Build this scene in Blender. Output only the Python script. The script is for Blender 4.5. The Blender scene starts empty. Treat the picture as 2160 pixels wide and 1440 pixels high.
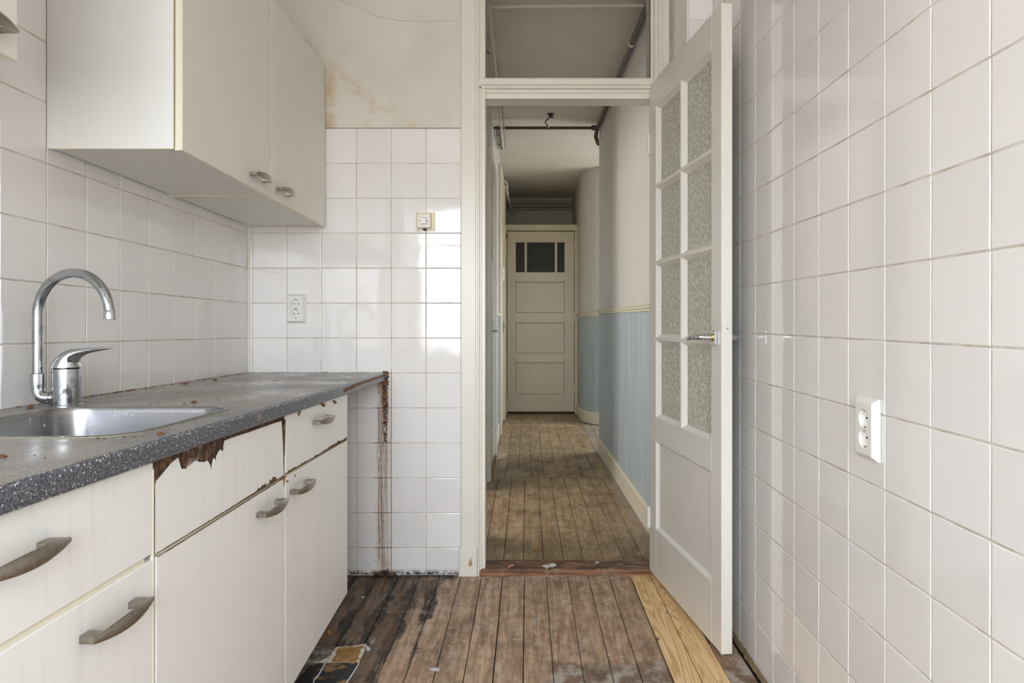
import bpy, bmesh, math, random
from mathutils import Vector, Matrix, noise as mnoise
random.seed(7)
sc = bpy.context.scene
COL = sc.collection
PI = math.pi

# ------------------------------------------------------------------ camera
F, CX, CY, CH = 1400.0, 1112.0, 684.0, 1.076      # focal length in px, vanishing point, eye height
cam = bpy.data.cameras.new('camera'); camo = bpy.data.objects.new('camera', cam); COL.objects.link(camo)
camo.location = (0, 0, CH); camo.rotation_euler = (PI/2, 0, 0)
cam.sensor_width = 36; cam.sensor_fit = 'HORIZONTAL'; cam.lens = 36*F/2160
cam.shift_x = (1080-CX)/2160; cam.shift_y = (CY-720)/2160
cam.clip_start = 0.02; cam.clip_end = 100
sc.camera = camo

# ------------------------------------------------------------------ sky and colour
wd = bpy.data.worlds.new('sky'); sc.world = wd; wd.use_nodes = True
wn = wd.node_tree; wn.nodes.clear()
o_ = wn.nodes.new('ShaderNodeOutputWorld'); b_ = wn.nodes.new('ShaderNodeBackground')
tc = wn.nodes.new('ShaderNodeTexCoord'); sx = wn.nodes.new('ShaderNodeSeparateXYZ')
cr = wn.nodes.new('ShaderNodeValToRGB')
wn.links.new(tc.outputs['Generated'], sx.inputs[0]); wn.links.new(sx.outputs['Z'], cr.inputs[0])
cr.color_ramp.elements[0].position = 0.0; cr.color_ramp.elements[0].color = (.50, .50, .50, 1)
cr.color_ramp.elements[1].position = 0.12; cr.color_ramp.elements[1].color = (.88, .95, 1.03, 1)
wn.links.new(cr.outputs[0], b_.inputs[0]); b_.inputs[1].default_value = 7.6
wn.links.new(b_.outputs[0], o_.inputs[0])

def area(name, loc, rot, sx_, sy_, power=None, color=(1, 1, 1), portal=False):
    l = bpy.data.lights.new(name, 'AREA'); l.shape = 'RECTANGLE'; l.size = sx_; l.size_y = sy_
    if power: l.energy = power
    l.color = color
    if portal: l.cycles.is_portal = True
    o = bpy.data.objects.new(name, l); COL.objects.link(o); o.location = loc; o.rotation_euler = rot
    return o
area('kitchen_window_portal', (-.27, -1.14, 1.50), (PI/2, 0, 0), 1.78, 1.62, portal=True)     # faces +Y
area('added_side_window_portal', (2.24, 6.25, 1.58), (PI/2, 0, PI/2), 1.18, 1.32, portal=True)       # portal of the added alcove window, faces -X
area('side_room_fill_light', (-2.14, 3.45, 1.75), (PI/2, 0, -PI/2), .8, 1.5, power=20, color=(1, .98, .96))     # unseen lamp added to brighten the corridor, faces +X
sc.view_settings.view_transform = 'Standard'; sc.view_settings.look = 'None'
sc.view_settings.exposure = 1.10; sc.view_settings.gamma = 1.0
sc.view_settings.use_curve_mapping = False
sc.cycles.max_bounces = 10; sc.cycles.diffuse_bounces = 7; sc.cycles.glossy_bounces = 5
sc.cycles.transmission_bounces = 8; sc.cycles.transparent_max_bounces = 12
sc.cycles.caustics_reflective = False; sc.cycles.caustics_refractive = False

# ------------------------------------------------------------------ object helpers
OFF = {}
def tag(o, label=None, cat=None, group=None, kind=None):
    if label: o['label'] = label
    if cat: o['category'] = cat
    if group: o['group'] = group
    if kind: o['kind'] = kind
    return o
def empty(name, loc, label=None, cat=None, group=None, kind=None):
    o = bpy.data.objects.new(name, None); COL.objects.link(o); o.location = loc
    o.empty_display_size = .05; OFF[o.name] = Vector(loc)
    return tag(o, label, cat, group, kind)
def obj(name, bm, mat, parent=None, smooth=False, mats=None, origin=None):
    """bm is in world coordinates; becomes ONE mesh object (child of parent, or top-level with its origin at its base)."""
    if not isinstance(bm, bmesh.types.BMesh): bm = join(bm)
    if parent is None:
        if origin is None:
            xs = [v.co for v in bm.verts]
            origin = Vector(((min(v.x for v in xs)+max(v.x for v in xs))/2, (min(v.y for v in xs)+max(v.y for v in xs))/2, min(v.z for v in xs)))
        off = Vector(origin)
    else: off = OFF[parent.name]
    for v in bm.verts: v.co -= off
    bmesh.ops.recalc_face_normals(bm, faces=bm.faces)
    me = bpy.data.meshes.new(name); bm.to_mesh(me); bm.free()
    o = bpy.data.objects.new(name, me); COL.objects.link(o)
    for m in (mats or [mat]): me.materials.append(m)
    if smooth:
        me.shade_smooth()
        try: me.set_sharp_from_angle(angle=math.radians(38))
        except Exception: pass
    if parent: o.parent = parent
    else: o.location = off
    OFF[o.name] = off
    return o
def objs(name, bms, mat, parent=None, **k):
    return [obj(name, b, mat, parent, **k) for b in bms]
def struct(name, bm, mat, **k):
    o = obj(name, bm, mat, **k); o['kind'] = 'structure'; return o

def join(bms):
    out = bmesh.new()
    for b in bms:
        me = bpy.data.meshes.new('tmp'); b.to_mesh(me); out.from_mesh(me); bpy.data.meshes.remove(me); b.free()
    return out
def box(x0, x1, y0, y1, z0, z1, bev=0, seg=1):
    bm = bmesh.new()
    bmesh.ops.create_cube(bm, size=1)
    for v in bm.verts:
        v.co = Vector((x0 if v.co.x < 0 else x1, y0 if v.co.y < 0 else y1, z0 if v.co.z < 0 else z1))
    if bev: bmesh.ops.bevel(bm, geom=bm.edges[:], offset=bev, segments=seg, profile=.5, affect='EDGES')
    return bm
AX = {'x': lambda a, b, c: Vector((c, a, b)), 'y': lambda a, b, c: Vector((a, c, b)), 'z': lambda a, b, c: Vector((a, b, c))}
def prism(pts, ax, c0, c1):
    """polygon pts in the plane normal to ax ('x': (y,z); 'y': (x,z); 'z': (x,y)), extruded c0..c1"""
    bm = bmesh.new(); f = AX[ax]
    a = [bm.verts.new(f(p[0], p[1], c0)) for p in pts]; b = [bm.verts.new(f(p[0], p[1], c1)) for p in pts]
    n = len(pts)
    for i in range(n): bm.faces.new((a[i], a[(i+1) % n], b[(i+1) % n], b[i]))
    fa = bm.faces.new(a); fb = bm.faces.new(b)
    bmesh.ops.triangulate(bm, faces=[fa, fb], quad_method='BEAUTY', ngon_method='EAR_CLIP')
    return bm
def tube(path, r, n=14, cap=True, sq=None):
    """round tube along path; r number or list. sq=(a,b) elliptic scale"""
    bm = bmesh.new(); P = [Vector(p) for p in path]; m = len(P)
    R = r if isinstance(r, (list, tuple)) else [r]*m
    t0 = (P[1]-P[0]).normalized()
    u = t0.orthogonal().normalized(); rings = []
    for i in range(m):
        t = (P[min(i+1, m-1)]-P[max(i-1, 0)]).normalized()
        u = (u-t*u.dot(t)).normalized(); w = t.cross(u)
        rings.append([bm.verts.new(P[i]+(u*math.cos(2*PI*k/n)+w*math.sin(2*PI*k/n))*R[i]) for k in range(n)])
    for i in range(m-1):
        for k in range(n): bm.faces.new((rings[i][k], rings[i][(k+1) % n], rings[i+1][(k+1) % n], rings[i+1][k]))
    if cap: bm.faces.new(rings[0]); bm.faces.new(rings[-1])
    return bm
def lathe(prof, cx, cy, n=32, axis='z'):
    """prof: [(r,z)] about a vertical axis"""
    bm = bmesh.new(); rings = []
    for r, z in prof: rings.append([bm.verts.new((cx+r*math.cos(2*PI*k/n), cy+r*math.sin(2*PI*k/n), z)) for k in range(n)])
    for i in range(len(rings)-1):
        for k in range(n): bm.faces.new((rings[i][k], rings[i][(k+1) % n], rings[i+1][(k+1) % n], rings[i+1][k]))
    bm.faces.new(rings[0]); bm.faces.new(rings[-1])
    return bm
def xf(bm, M):
    if not isinstance(bm, bmesh.types.BMesh): bm = join(bm)
    bmesh.ops.transform(bm, matrix=M, verts=bm.verts[:]); return bm
def shear(bm, k, y0=2.853):
    for v in bm.verts: v.co.z += k*(v.co.y-y0)
    return bm
def rrect(x0, x1, y0, y1, r, n=8):
    pts = []
    for cx, cy, a0 in ((x1-r, y1-r, 0), (x0+r, y1-r, PI/2), (x0+r, y0+r, PI), (x1-r, y0+r, 1.5*PI)):
        for i in range(n+1):
            a = a0+PI/2*i/n; pts.append((cx+r*math.cos(a), cy+r*math.sin(a)))
    return pts
def pX(x, y, X):            # point of the photo measured on a wall plane at X
    Y = F*X/(x-CX); return (Y, CH-(y-CY)*Y/F)
def pF(x, y, z=0.0):        # point of the photo measured on the floor
    Y = F*(CH-z)/(y-CY); return ((x-CX)*Y/F, Y)
def pY(x, y, Y): return ((x-CX)*Y/F, CH-(y-CY)*Y/F)

# ------------------------------------------------------------------ material helpers
class M:
    def __init__(s, name):
        s.m = bpy.data.materials.new(name); s.m.use_nodes = True; s.t = s.m.node_tree
        s.t.nodes.clear()
        s.out = s.t.nodes.new('ShaderNodeOutputMaterial'); s.b = s.t.nodes.new('ShaderNodeBsdfPrincipled')
        s.t.links.new(s.b.outputs[0], s.out.inputs[0]); s._pos = None
    def n(s, typ, **kw):
        nd = s.t.nodes.new(typ)
        for k, v in kw.items(): setattr(nd, k, v)
        return nd
    def put(s, sock, v):
        if isinstance(v, (int, float)): sock.default_value = v
        elif isinstance(v, (tuple, list)):
            v = tuple(v)
            if sock.type == 'RGBA' and len(v) == 3: v = v+(1,)
            sock.default_value = v
        else: s.t.links.new(v, sock)
    def set(s, **kw):
        nm = dict(col='Base Color', rough='Roughness', metal='Metallic', spec='Specular IOR Level', coat='Coat Weight', coatr='Coat Roughness', trans='Transmission Weight', ior='IOR', alpha='Alpha', sheen='Sheen Weight')
        for k, v in kw.items(): s.put(s.b.inputs[nm[k]], v)
        return s
    def math(s, op, a, b=0.0, clamp=False):
        nd = s.n('ShaderNodeMath', operation=op, use_clamp=clamp); s.put(nd.inputs[0], a); s.put(nd.inputs[1], b); return nd.outputs[0]
    def mul(s, a, b): return s.math('MULTIPLY', a, b)
    def add(s, a, b, c=False): return s.math('ADD', a, b, c)
    def sub(s, a, b, c=False): return s.math('SUBTRACT', a, b, c)
    def mx(s, a, b): return s.math('MAXIMUM', a, b)
    def mn(s, a, b): return s.math('MINIMUM', a, b)
    def rng(s, v, a, b, c=0.0, d=1.0, smooth=True):
        nd = s.n('ShaderNodeMapRange'); nd.interpolation_type = 'SMOOTHSTEP' if smooth else 'LINEAR'; nd.clamp = True
        s.put(nd.inputs[0], v); s.put(nd.inputs[1], a); s.put(nd.inputs[2], b); s.put(nd.inputs[3], c); s.put(nd.inputs[4], d)
        return nd.outputs[0]
    def band(s, v, a, b, w):   # 1 inside a..b, soft edge w
        return s.mul(s.rng(v, a-w, a+w), s.rng(v, b-w, b+w, 1.0, 0.0))
    def pos(s):
        if s._pos is None:
            g = s.n('ShaderNodeNewGeometry'); x = s.n('ShaderNodeSeparateXYZ'); s.t.links.new(g.outputs['Position'], x.inputs[0])
            s._pos = (g.outputs['Position'], x.outputs[0], x.outputs[1], x.outputs[2])
        return s._pos
    def rand(s): return s.n('ShaderNodeObjectInfo').outputs['Random']
    def vec(s, sc3, offs=None):
        p = s.pos()[0]; m = s.n('ShaderNodeVectorMath', operation='MULTIPLY'); s.put(m.inputs[0], p); m.inputs[1].default_value = sc3
        if offs is None: return m.outputs[0]
        c = s.n('ShaderNodeCombineXYZ'); s.put(c.inputs[0], offs); s.put(c.inputs[1], s.mul(offs, 1.7)); s.put(c.inputs[2], s.mul(offs, .6))
        a = s.n('ShaderNodeVectorMath', operation='ADD'); s.put(a.inputs[0], m.outputs[0]); s.put(a.inputs[1], c.outputs[0]); return a.outputs[0]
    def noise(s, scale, v=None, detail=4, rough=.55, dist=0.0):
        nd = s.n('ShaderNodeTexNoise'); s.put(nd.inputs['Vector'], v if v is not None else s.pos()[0])
        s.put(nd.inputs['Scale'], scale); s.put(nd.inputs['Detail'], detail); s.put(nd.inputs['Roughness'], rough); s.put(nd.inputs['Distortion'], dist)
        return nd.outputs[0]
    def vor(s, scale, v=None, feature='F1', out=0):
        nd = s.n('ShaderNodeTexVoronoi', feature=feature); s.put(nd.inputs['Vector'], v if v is not None else s.pos()[0]); s.put(nd.inputs['Scale'], scale)
        return nd.outputs[out]
    def mix(s, f, a, b):
        nd = s.n('ShaderNodeMix', data_type='RGBA'); s.put(nd.inputs[0], f); s.put(nd.inputs[6], a); s.put(nd.inputs[7], b); return nd.outputs[2]
    def bump(s, h, strength=.2, dist=.002):
        nd = s.n('ShaderNodeBump'); s.put(nd.inputs['Height'], h); nd.inputs['Strength'].default_value = strength; nd.inputs['Distance'].default_value = dist
        s.t.links.new(nd.outputs[0], s.b.inputs['Normal']); return s
def plain(name, col, rough=.5, metal=0.0, bump=None, var=.0, **k):
    m = M(name); c = col
    if var:
        n = m.noise(3.0, detail=6); c = m.mix(m.rng(n, .3, .75), tuple(x*(1-var) for x in col), col)
    m.set(col=c, rough=rough, metal=metal, **k)
    if bump: m.bump(m.noise(bump[0], detail=3), bump[1], bump[2])
    return m.m

# ---- tiles
def tile_mat(name, stains=False):
    m = M(name); r = m.rand()
    base = m.mix(r, (.765, .745, .735), (.81, .795, .785))
    dirt = m.rng(m.noise(5, detail=6), .55, .85); base = m.mix(m.mul(dirt, .25), base, (.66, .63, .58))
    speck = m.rng(m.noise(120, detail=1), .80, .84); base = m.mix(m.mul(speck, .5), base, (.3, .24, .18))
    if stains:
        P, X, Y, Z = m.pos()
        below = m.rng(Z, .86, .875, 1, 0)
        wob = m.mul(m.sub(m.noise(9, detail=3), .5), .012)
        Xw = m.add(X, wob)
        core = m.mul(m.band(Xw, -.632, -.602, .006), below)
        wide = m.mul(m.band(Xw, -.645, -.590, .012), below)
        st = m.rng(m.noise(1.0, m.vec((150, 1, 2.2)), detail=6, rough=.72), .43, .56)
        st2 = m.rng(m.noise(1.0, m.vec((420, 1, 9.0)), detail=4, rough=.7), .52, .66)
        topd = m.rng(Z, .35, .8, .45, 1.0)
        a = m.mul(core, m.mx(m.mul(st, m.add(topd, .25, True)), m.mul(st2, .9)))
        b = m.mul(m.mul(wide, m.mx(st2, m.mul(st, .5))), .85)
        edge = m.mul(m.mul(m.band(Xw, -.640, -.634, .0012), below), m.rng(m.noise(14, detail=2), .38, .5))
        edge2 = m.mul(m.mul(m.band(Xw, -.6285, -.6255, .001), below), .9)
        ru = m.mx(m.mx(a, b), m.mx(m.mul(edge, .85), edge2))
        ru = m.mx(ru, m.mul(m.mul(m.band(Xw, -.627, -.600, .004), m.rng(Z, .52, .80)), m.mul(m.rng(Z, .88, .86), m.rng(m.noise(45, detail=6, rough=.7), .36, .50))))
        rc = m.mix(m.rng(m.noise(60, detail=4), .40, .60), (.27, .115, .028), (.075, .034, .014))
        base = m.mix(ru, base, rc)
        # wet yellow wash and black mould low down
        wash = m.mul(m.mul(m.band(Xw, -.66, -.58, .03), below), .14); base = m.mix(wash, base, (.62, .46, .26))
        low = m.rng(Z, .42, .02, 0, 1)
        near = m.band(X, -.80, -.54, .05)
        spots = m.rng(m.noise(85, detail=5, rough=.75), .60, .68)
        base = m.mix(m.mul(m.mul(m.mul(spots, low), near), .85), base, (.06, .045, .03))
        spots2 = m.mul(m.rng(m.noise(140, detail=4, rough=.7), .62, .68), m.mul(m.band(X, -.70, -.555, .02), m.rng(Z, .88, .2, .9, .35)))
        base = m.mix(m.mul(m.mul(spots2, below), .7), base, (.14, .08, .04))
        foot = m.mul(m.rng(Z, .030, .004), m.rng(m.noise(65, detail=7, rough=.75), .44, .52)); base = m.mix(foot, base, (.05, .035, .025))
    m.set(col=base, rough=m.rng(m.noise(30, detail=3), .3, .8, .045, .10), spec=.6)
    m.bump(m.noise(7.0, detail=2), .28, .0014)
    return m.m
TILE = tile_mat('glazed_tile'); TILEB = tile_mat('glazed_tile_stained', True)
def grout_mat():
    m = M('grout'); n = m.noise(18, detail=5); P, X, Y, Z = m.pos()
    c = m.mix(m.rng(n, .35, .7), (.66, .63, .57), (.46, .40, .32))
    near = m.mul(m.band(X, -.66, -.58, .01), m.rng(Z, .9, .86)); c = m.mix(m.mul(near, .9), c, (.14, .06, .02))
    m.set(col=c, rough=.85); return m.m
GROUT = grout_mat()

def plaster():
    m = M('stained_plaster'); P, X, Y, Z = m.pos()
    c = m.mix(m.rng(m.noise(2.5, detail=6), .3, .7), (.63, .60, .525), (.72, .695, .63))
    nz = m.noise(8, detail=7, rough=.68)
    # rusty tide marks creeping from the cabinet and the tile edge
    h = m.add(m.mul(m.sub(X, -.88), -.75), .27)
    tide = m.sub(m.add(1.93, h), Z)       # distance under the tide line
    t2 = m.add(tide, m.mul(m.sub(nz, .5), .30))
    line = m.mul(m.band(t2, -.012, .022, .022), m.rng(X, -.45, -.62))
    inner = m.mul(m.rng(t2, 0, .1), m.rng(nz, .48, .66))
    left = m.mul(m.band(X, -.88, -.825, .025), m.mul(m.rng(Z, 2.24, 2.14), m.rng(m.noise(16, detail=6), .40, .58)))
    bottom = m.mul(m.mul(m.rng(Z, 1.965, 1.925), m.rng(X, -.36, -.5)), m.rng(m.noise(11, detail=5), .45, .6))
    f = m.mx(m.mul(line, .34), m.mx(m.mul(inner, .16), m.mx(m.mul(left, .60), m.mul(bottom, .42))))
    oc = m.mix(m.rng(m.noise(22, detail=5), .4, .65), (.50, .33, .16), (.62, .50, .32))
    c = m.mix(f, c, oc)
    sp = m.rng(m.noise(70, detail=1), .80, .83); c = m.mix(m.mul(sp, .5), c, (.28, .24, .2))
    m.set(col=c, rough=.75); m.bump(m.noise(40, detail=5), .2, .002); return m.m
PLASTER = plaster()
WALLP = plain('wall_paint', (.72, .70, .66), .7, bump=(60, .15, .002), var=.06)
CEILP = plain('ceiling_paint', (.66, .62, .53), .8, bump=(35, .2, .002), var=.08)

def paint(name, col, rough=.32, chips=.0, bump=.25):
    m = M(name); c = m.mix(m.rng(m.noise(4, detail=6), .35, .75), tuple(x*.95 for x in col), col)
    sp = m.rng(m.noise(95, detail=2), .76, .80); c = m.mix(m.mul(sp, .55), c, (.30, .26, .20))
    if chips:
        ch = m.rng(m.noise(26, detail=4), .72, .74); c = m.mix(m.mul(ch, chips), c, (.45, .28, .13))
    m.set(col=c, rough=rough); m.bump(m.noise(150, detail=3), bump, .0012); return m.m
PAINT = paint('cream_gloss_paint', (.77, .74, .665), .28)
PAINTD = paint('door_paint', (.75, .73, .68), .34, bump=.12)
PAINTC = paint('corridor_cream_paint', (.69, .625, .465), .30)
SKIRT = paint('skirting_paint', (.66, .61, .48), .4, .6)

def lam(name, col, dirt=.35):
    m = M(name)
    st = m.noise(1.0, m.vec((60, 60, 2.2)), detail=6, rough=.65)
    c = m.mix(m.mul(m.mul(m.rng(st, .50, .80), dirt), m.rng(m.noise(4, detail=4), .35, .65)), col, (.50, .48, .42))
    sm = m.rng(m.noise(9, detail=6, rough=.7), .60, .80); c = m.mix(m.mul(sm, dirt*.8), c, (.55, .48, .38))
    sp = m.rng(m.noise(70, detail=1), .79, .82); c = m.mix(m.mul(sp, .6), c, (.42, .30, .16))
    m.set(col=c, rough=.38, spec=.4); m.bump(m.noise(1.0, m.vec((500, 500, 25)), detail=2), .06, .0006); return m.m
LAM = lam('white_laminate', (.86, .86, .845)); LAMU = lam('upper_laminate', (.72, .705, .645), .18); LAMP = lam('carcass_laminate', (.77, .77, .76), .12)
EDGE = plain('cream_edging', (.74, .66, .45), .45)
LAMEDGE = plain('door_edge', (.77, .73, .58), .42)
def rot():
    m = M('rotten_chipboard'); n = m.noise(55, detail=8, rough=.72)
    c = m.mix(m.rng(n, .42, .70), (.035, .022, .016), (.27, .13, .05)); n2 = m.noise(24, detail=5)
    c = m.mix(m.rng(n2, .58, .72), c, (.40, .33, .27)); m.set(col=c, rough=.85); m.bump(n, 1.0, .004); return m.m
ROT = rot()
RUSTB = plain('brown_edge', (.22, .12, .055), .8, var=.5)
def worktop_mat(name, top):
    m = M(name); P, X, Y, Z = m.pos()
    v = m.vor(250); sz = m.vor(250, out=1)
    hs = m.n('ShaderNodeSeparateColor'); m.put(hs.inputs[0], sz)
    big = m.add(m.rng(hs.outputs[0], .35, 1.0, 0.02, .42), m.mul(m.sub(m.noise(700, detail=1), .5), .35))
    w = m.math('LESS_THAN', v, big)
    v2 = m.vor(300); sz2 = m.vor(300, out=1); h2 = m.n('ShaderNodeSeparateColor'); m.put(h2.inputs[0], sz2)
    dk = m.math('LESS_THAN', v2, m.rng(h2.outputs[1], .5, 1, .0, .4))
    base = m.mix(m.rng(m.noise(260, detail=3, rough=.7), .35, .65), (.035, .04, .052), (.17, .18, .205))
    base = m.mix(m.mul(dk, .8), base, (.025, .027, .033)); base = m.mix(m.mul(w, .9), base, (.66, .67, .68))
    if top:
        film = m.rng(m.noise(1.0, m.vec((9, 2.6, 1)), detail=7, rough=.6), .30, .62, .52, .90)
        film = m.mul(film, m.rng(Y, .9, 1.5, .82, 1.0))
        fc = m.mix(m.rng(m.noise(1.0, m.vec((5, 2.2, 1)), detail=5), .40, .62), (.235, .23, .225), (.35, .31, .265))
        streak = m.rng(m.noise(1.0, m.vec((120, 9, 1)), detail=5, rough=.7), .55, .66)
        fc = m.mix(m.mul(streak, .65), fc, (.13, .12, .11))
        ws = m.rng(m.noise(190, detail=1), .76, .80)
        base = m.mix(film, base, fc); base = m.mix(m.mul(ws, .6), base, (.75, .75, .74))
        back = m.mul(m.rng(X, -1.17, -1.195), m.rng(m.noise(26, detail=5), .42, .55)); base = m.mix(back, base, (.12, .06, .03))
        rim = m.mul(m.band(X, -.672, -.632, .01), m.mul(m.rng(Y, 1.85, 1.5), m.rng(m.noise(1.0, m.vec((90, 14, 1)), detail=5, rough=.7), .57, .64)))
        base = m.mix(m.mul(rim, .8), base, (.16, .10, .06))
        farr = m.mul(m.rng(Y, 1.7, 2.3), m.rng(m.noise(1.0, m.vec((6, 6, 1)), detail=5), .5, .7)); base = m.mix(m.mul(farr, .4), base, (.40, .32, .24))
        m.set(rough=m.rng(m.noise(6, detail=4), .3, .7, .22, .42))
    else:
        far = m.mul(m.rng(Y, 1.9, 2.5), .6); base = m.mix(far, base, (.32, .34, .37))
        m.set(rough=.4)
    m.set(col=base, spec=.45); return m.m
WTOP = worktop_mat('worktop_top', True); WEDGE = worktop_mat('worktop_edge', False)
CHROME = M('chrome').set(col=(.58, .60, .63), metal=1.0, rough=.12).m
def chrome2():
    m = M('chrome_limescale'); n = m.rng(m.noise(40, detail=5), .45, .7)
    m.set(col=m.mix(n, (.50, .52, .545), (.36, .38, .39)), metal=1.0, rough=m.mix(n, (.10,)*3, (.38,)*3)); return m.m
CHROME2 = chrome2()
def steel():
    m = M('stainless_steel'); sp = m.rng(m.noise(130, detail=1), .735, .765)
    c = m.mix(sp, (.33, .33, .34), (.9, .9, .92)); m.set(col=c, metal=m.rng(sp, 0, 1, 1, .2), rough=m.rng(m.noise(12, detail=3), .3, .7, .22, .36)); return m.m
STEEL = steel()
def nickel():
    m = M('tarnished_nickel'); n = m.noise(120, detail=5)
    m.set(col=m.mix(m.rng(n, .4, .7), (.40, .37, .32), (.33, .295, .24)), metal=1.0, rough=.36); return m.m
NICKEL = nickel()
BLACK = plain('dark_void', (.012, .011, .010), .8)
PLASTIC = plain('white_plastic', (.80, .80, .76), .3)
PLASTIC2 = plain('yellowed_plastic', (.74, .66, .47), .35)
PLASTIC3 = plain('switch_plastic', (.75, .71, .63), .3)
WPAINTPIPE = plain('white_painted_pipe', (.72, .69, .62), .4, bump=(80, .2, .001))
BROWNPIPE = plain('brown_pipe', (.075, .042, .030), .38, var=.4)
GREYPIPE = plain('dull_pipe', (.42, .38, .30), .5)
DARKWIRE = plain('dark_wire', (.03, .025, .022), .5)
FLAKE = plain('rust_flake', (.19, .085, .035), .85, var=.5)

def plank_mat(name, ca, cb, dark=.0, kitchen=True, rough=.6):
    m = M(name); P, X, Y, Z = m.pos(); r = m.mul(m.rand(), 37.0)
    g = m.noise(1.0, m.vec((38, 3.6, 1), r), detail=8, rough=.66, dist=.6)
    g2 = m.noise(1.0, m.vec((260, 5, 1), r), detail=4, rough=.6, dist=.2)
    c = m.mix(m.rng(g, .32, .68), ca, cb)
    c = m.mix(m.mul(m.rng(g2, .50, .62), .42), c, tuple(x*.45 for x in ca))
    mot = m.noise(1.0, m.vec((26, 19, 1)), detail=9, rough=.75)
    c = m.mix(m.mul(m.rng(mot, .50, .64), .50), c, tuple(x*.50 for x in ca)); c = m.mix(m.mul(m.rng(mot, .48, .36), .30), c, tuple(min(1, x*1.25) for x in cb))
    rr = m.rand(); c = m.mix(m.mul(rr, .22), c, tuple(x*.62 for x in ca))
    blot = m.noise(1.0, m.vec((7, 4.2, 1)), detail=7, rough=.65)
    c = m.mix(m.mul(m.rng(blot, .50, .70), .55), c, tuple(x*.42 for x in ca))
    # knots with dark hearts
    kv = m.vec((11, 3.6, 1), r); kd = m.vor(1.0, kv); kc = m.n('ShaderNodeSeparateColor'); m.put(kc.inputs[0], m.vor(1.0, kv, out=1))
    on = m.math('GREATER_THAN', kc.outputs[0], .62)
    c = m.mix(m.mul(m.mul(on, m.rng(kd, .11, .05)), .85), c, (.06, .035, .022))
    c = m.mix(m.mul(m.mul(on, m.mul(m.rng(kd, .30, .16), m.rng(m.math('SINE', m.mul(kd, 95.0)), 0, .9))), .35), c, tuple(x*.45 for x in ca))
    pale = m.rng(m.noise(1.0, m.vec((15, 9, 1)), detail=9, rough=.76), .53, .66)
    c = m.mix(m.mul(pale, .50 if kitchen else .42), c, (.56, .50, .45))
    sp = m.rng(m.noise(1.0, m.vec((60, 42, 1)), detail=3, rough=.6), .665, .71)
    c = m.mix(m.mul(sp, .8), c, (.66, .64, .60))
    ds = m.rng(m.noise(1.0, m.vec((75, 60, 1)), detail=2), .71, .74); c = m.mix(m.mul(ds, .6), c, (.08, .06, .05))
    if kitchen:
        sm = m.mul(m.rng(m.noise(1.0, m.vec((9, 22, 1)), detail=5, rough=.65, dist=.8), .62, .70), m.rng(Y, 2.75, 2.5))
        c = m.mix(m.mul(sm, .75), c, (.58, .57, .54))
        gp = m.mul(m.rng(m.noise(1.0, m.vec((30, 24, 1)), detail=2), .70, .73), m.mul(m.band(X, 0, .32, .05), m.band(Y, 2.0, 2.6, .1)))
        c = m.mix(m.mul(gp, .8), c, (.09, .14, .12))
        # old wet patch near the camera
        wp = m.mul(m.rng(m.add(Y, m.mul(m.sub(blot, .5), .25)), 2.125, 2.095), m.rng(X, .05, .09))
        c = m.mix(m.mul(wp, .7), c, m.mix(m.rng(m.noise(1.0, m.vec((18, 14, 1)), detail=6), .42, .62), (.10, .055, .035), (.40, .37, .34)))
        # black damp stain spreading from the corner under the worktop
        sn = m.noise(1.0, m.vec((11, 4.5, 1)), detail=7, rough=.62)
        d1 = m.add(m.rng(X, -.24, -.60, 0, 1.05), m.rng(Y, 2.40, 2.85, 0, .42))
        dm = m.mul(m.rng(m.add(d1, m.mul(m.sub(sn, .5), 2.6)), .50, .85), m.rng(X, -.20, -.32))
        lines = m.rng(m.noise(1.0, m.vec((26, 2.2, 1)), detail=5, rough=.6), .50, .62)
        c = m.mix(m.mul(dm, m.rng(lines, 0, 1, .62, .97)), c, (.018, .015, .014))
        fr_ = m.math('FRACT', m.math('DIVIDE', m.add(X, .012+.0905*20), .0905)); sd = m.mn(fr_, m.sub(1.0, fr_))
        wseam = m.rng(m.noise(1.0, m.vec((5, 2.6, 1)), detail=5, rough=.6), .40, .66, .02, .46)
        seam = m.mul(m.math('LESS_THAN', sd, wseam), 1.0)
        soft = m.rng(m.sub(wseam, sd), -.03, .10)
        zone = m.mul(m.rng(X, -.22, -.36), m.rng(Y, 1.9, 2.35, .35, 1.0))
        c = m.mix(m.mul(m.mul(soft, zone), m.rng(m.noise(1.0, m.vec((50, 22, 1)), detail=6, rough=.7), .36, .52, .35, .96)), c, (.020, .018, .017))
        c = m.mix(m.mul(m.mul(m.rng(X, -.3, -.5), m.rng(sn, .5, .6)), .35), c, (.20, .09, .03))
        foot = m.mul(m.mul(m.rng(Y, 2.80, 2.845), m.rng(X, -.27, -.32)), m.rng(m.noise(40, detail=4), .35, .5)); c = m.mix(m.mul(foot, .95), c, (.015, .012, .011))
        far = m.mul(m.mul(m.rng(Y, 2.76, 2.84), m.rng(X, -.28, -.22)), m.rng(m.noise(38, detail=5), .48, .6)); c = m.mix(m.mul(far, .6), c, (.60, .57, .53))
    else:
        tr = m.mul(m.rng(m.noise(1.0, m.vec((5, 5, 1)), detail=6), .50, .64), .4); c = m.mix(tr, c, (.12, .075, .035))
        ed = m.mul(m.rng(X, .52, .60), m.rng(m.noise(25, detail=5), .40, .60)); c = m.mix(m.mul(ed, .7), c, (.22, .22, .23))
    m.set(col=c, rough=m.rng(blot, .3, .7, rough-.12, rough+.12), spec=.4)
    m.bump(m.add(g, m.mul(g2, .6)), .35, .0012); return m.m
PLANK = plank_mat('worn_floor_board', (.29, .185, .118), (.58, .42, .29))
PLANKC = plank_mat('varnished_corridor_board', (.245, .155, .082), (.43, .305, .17), kitchen=False, rough=.42)
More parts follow.
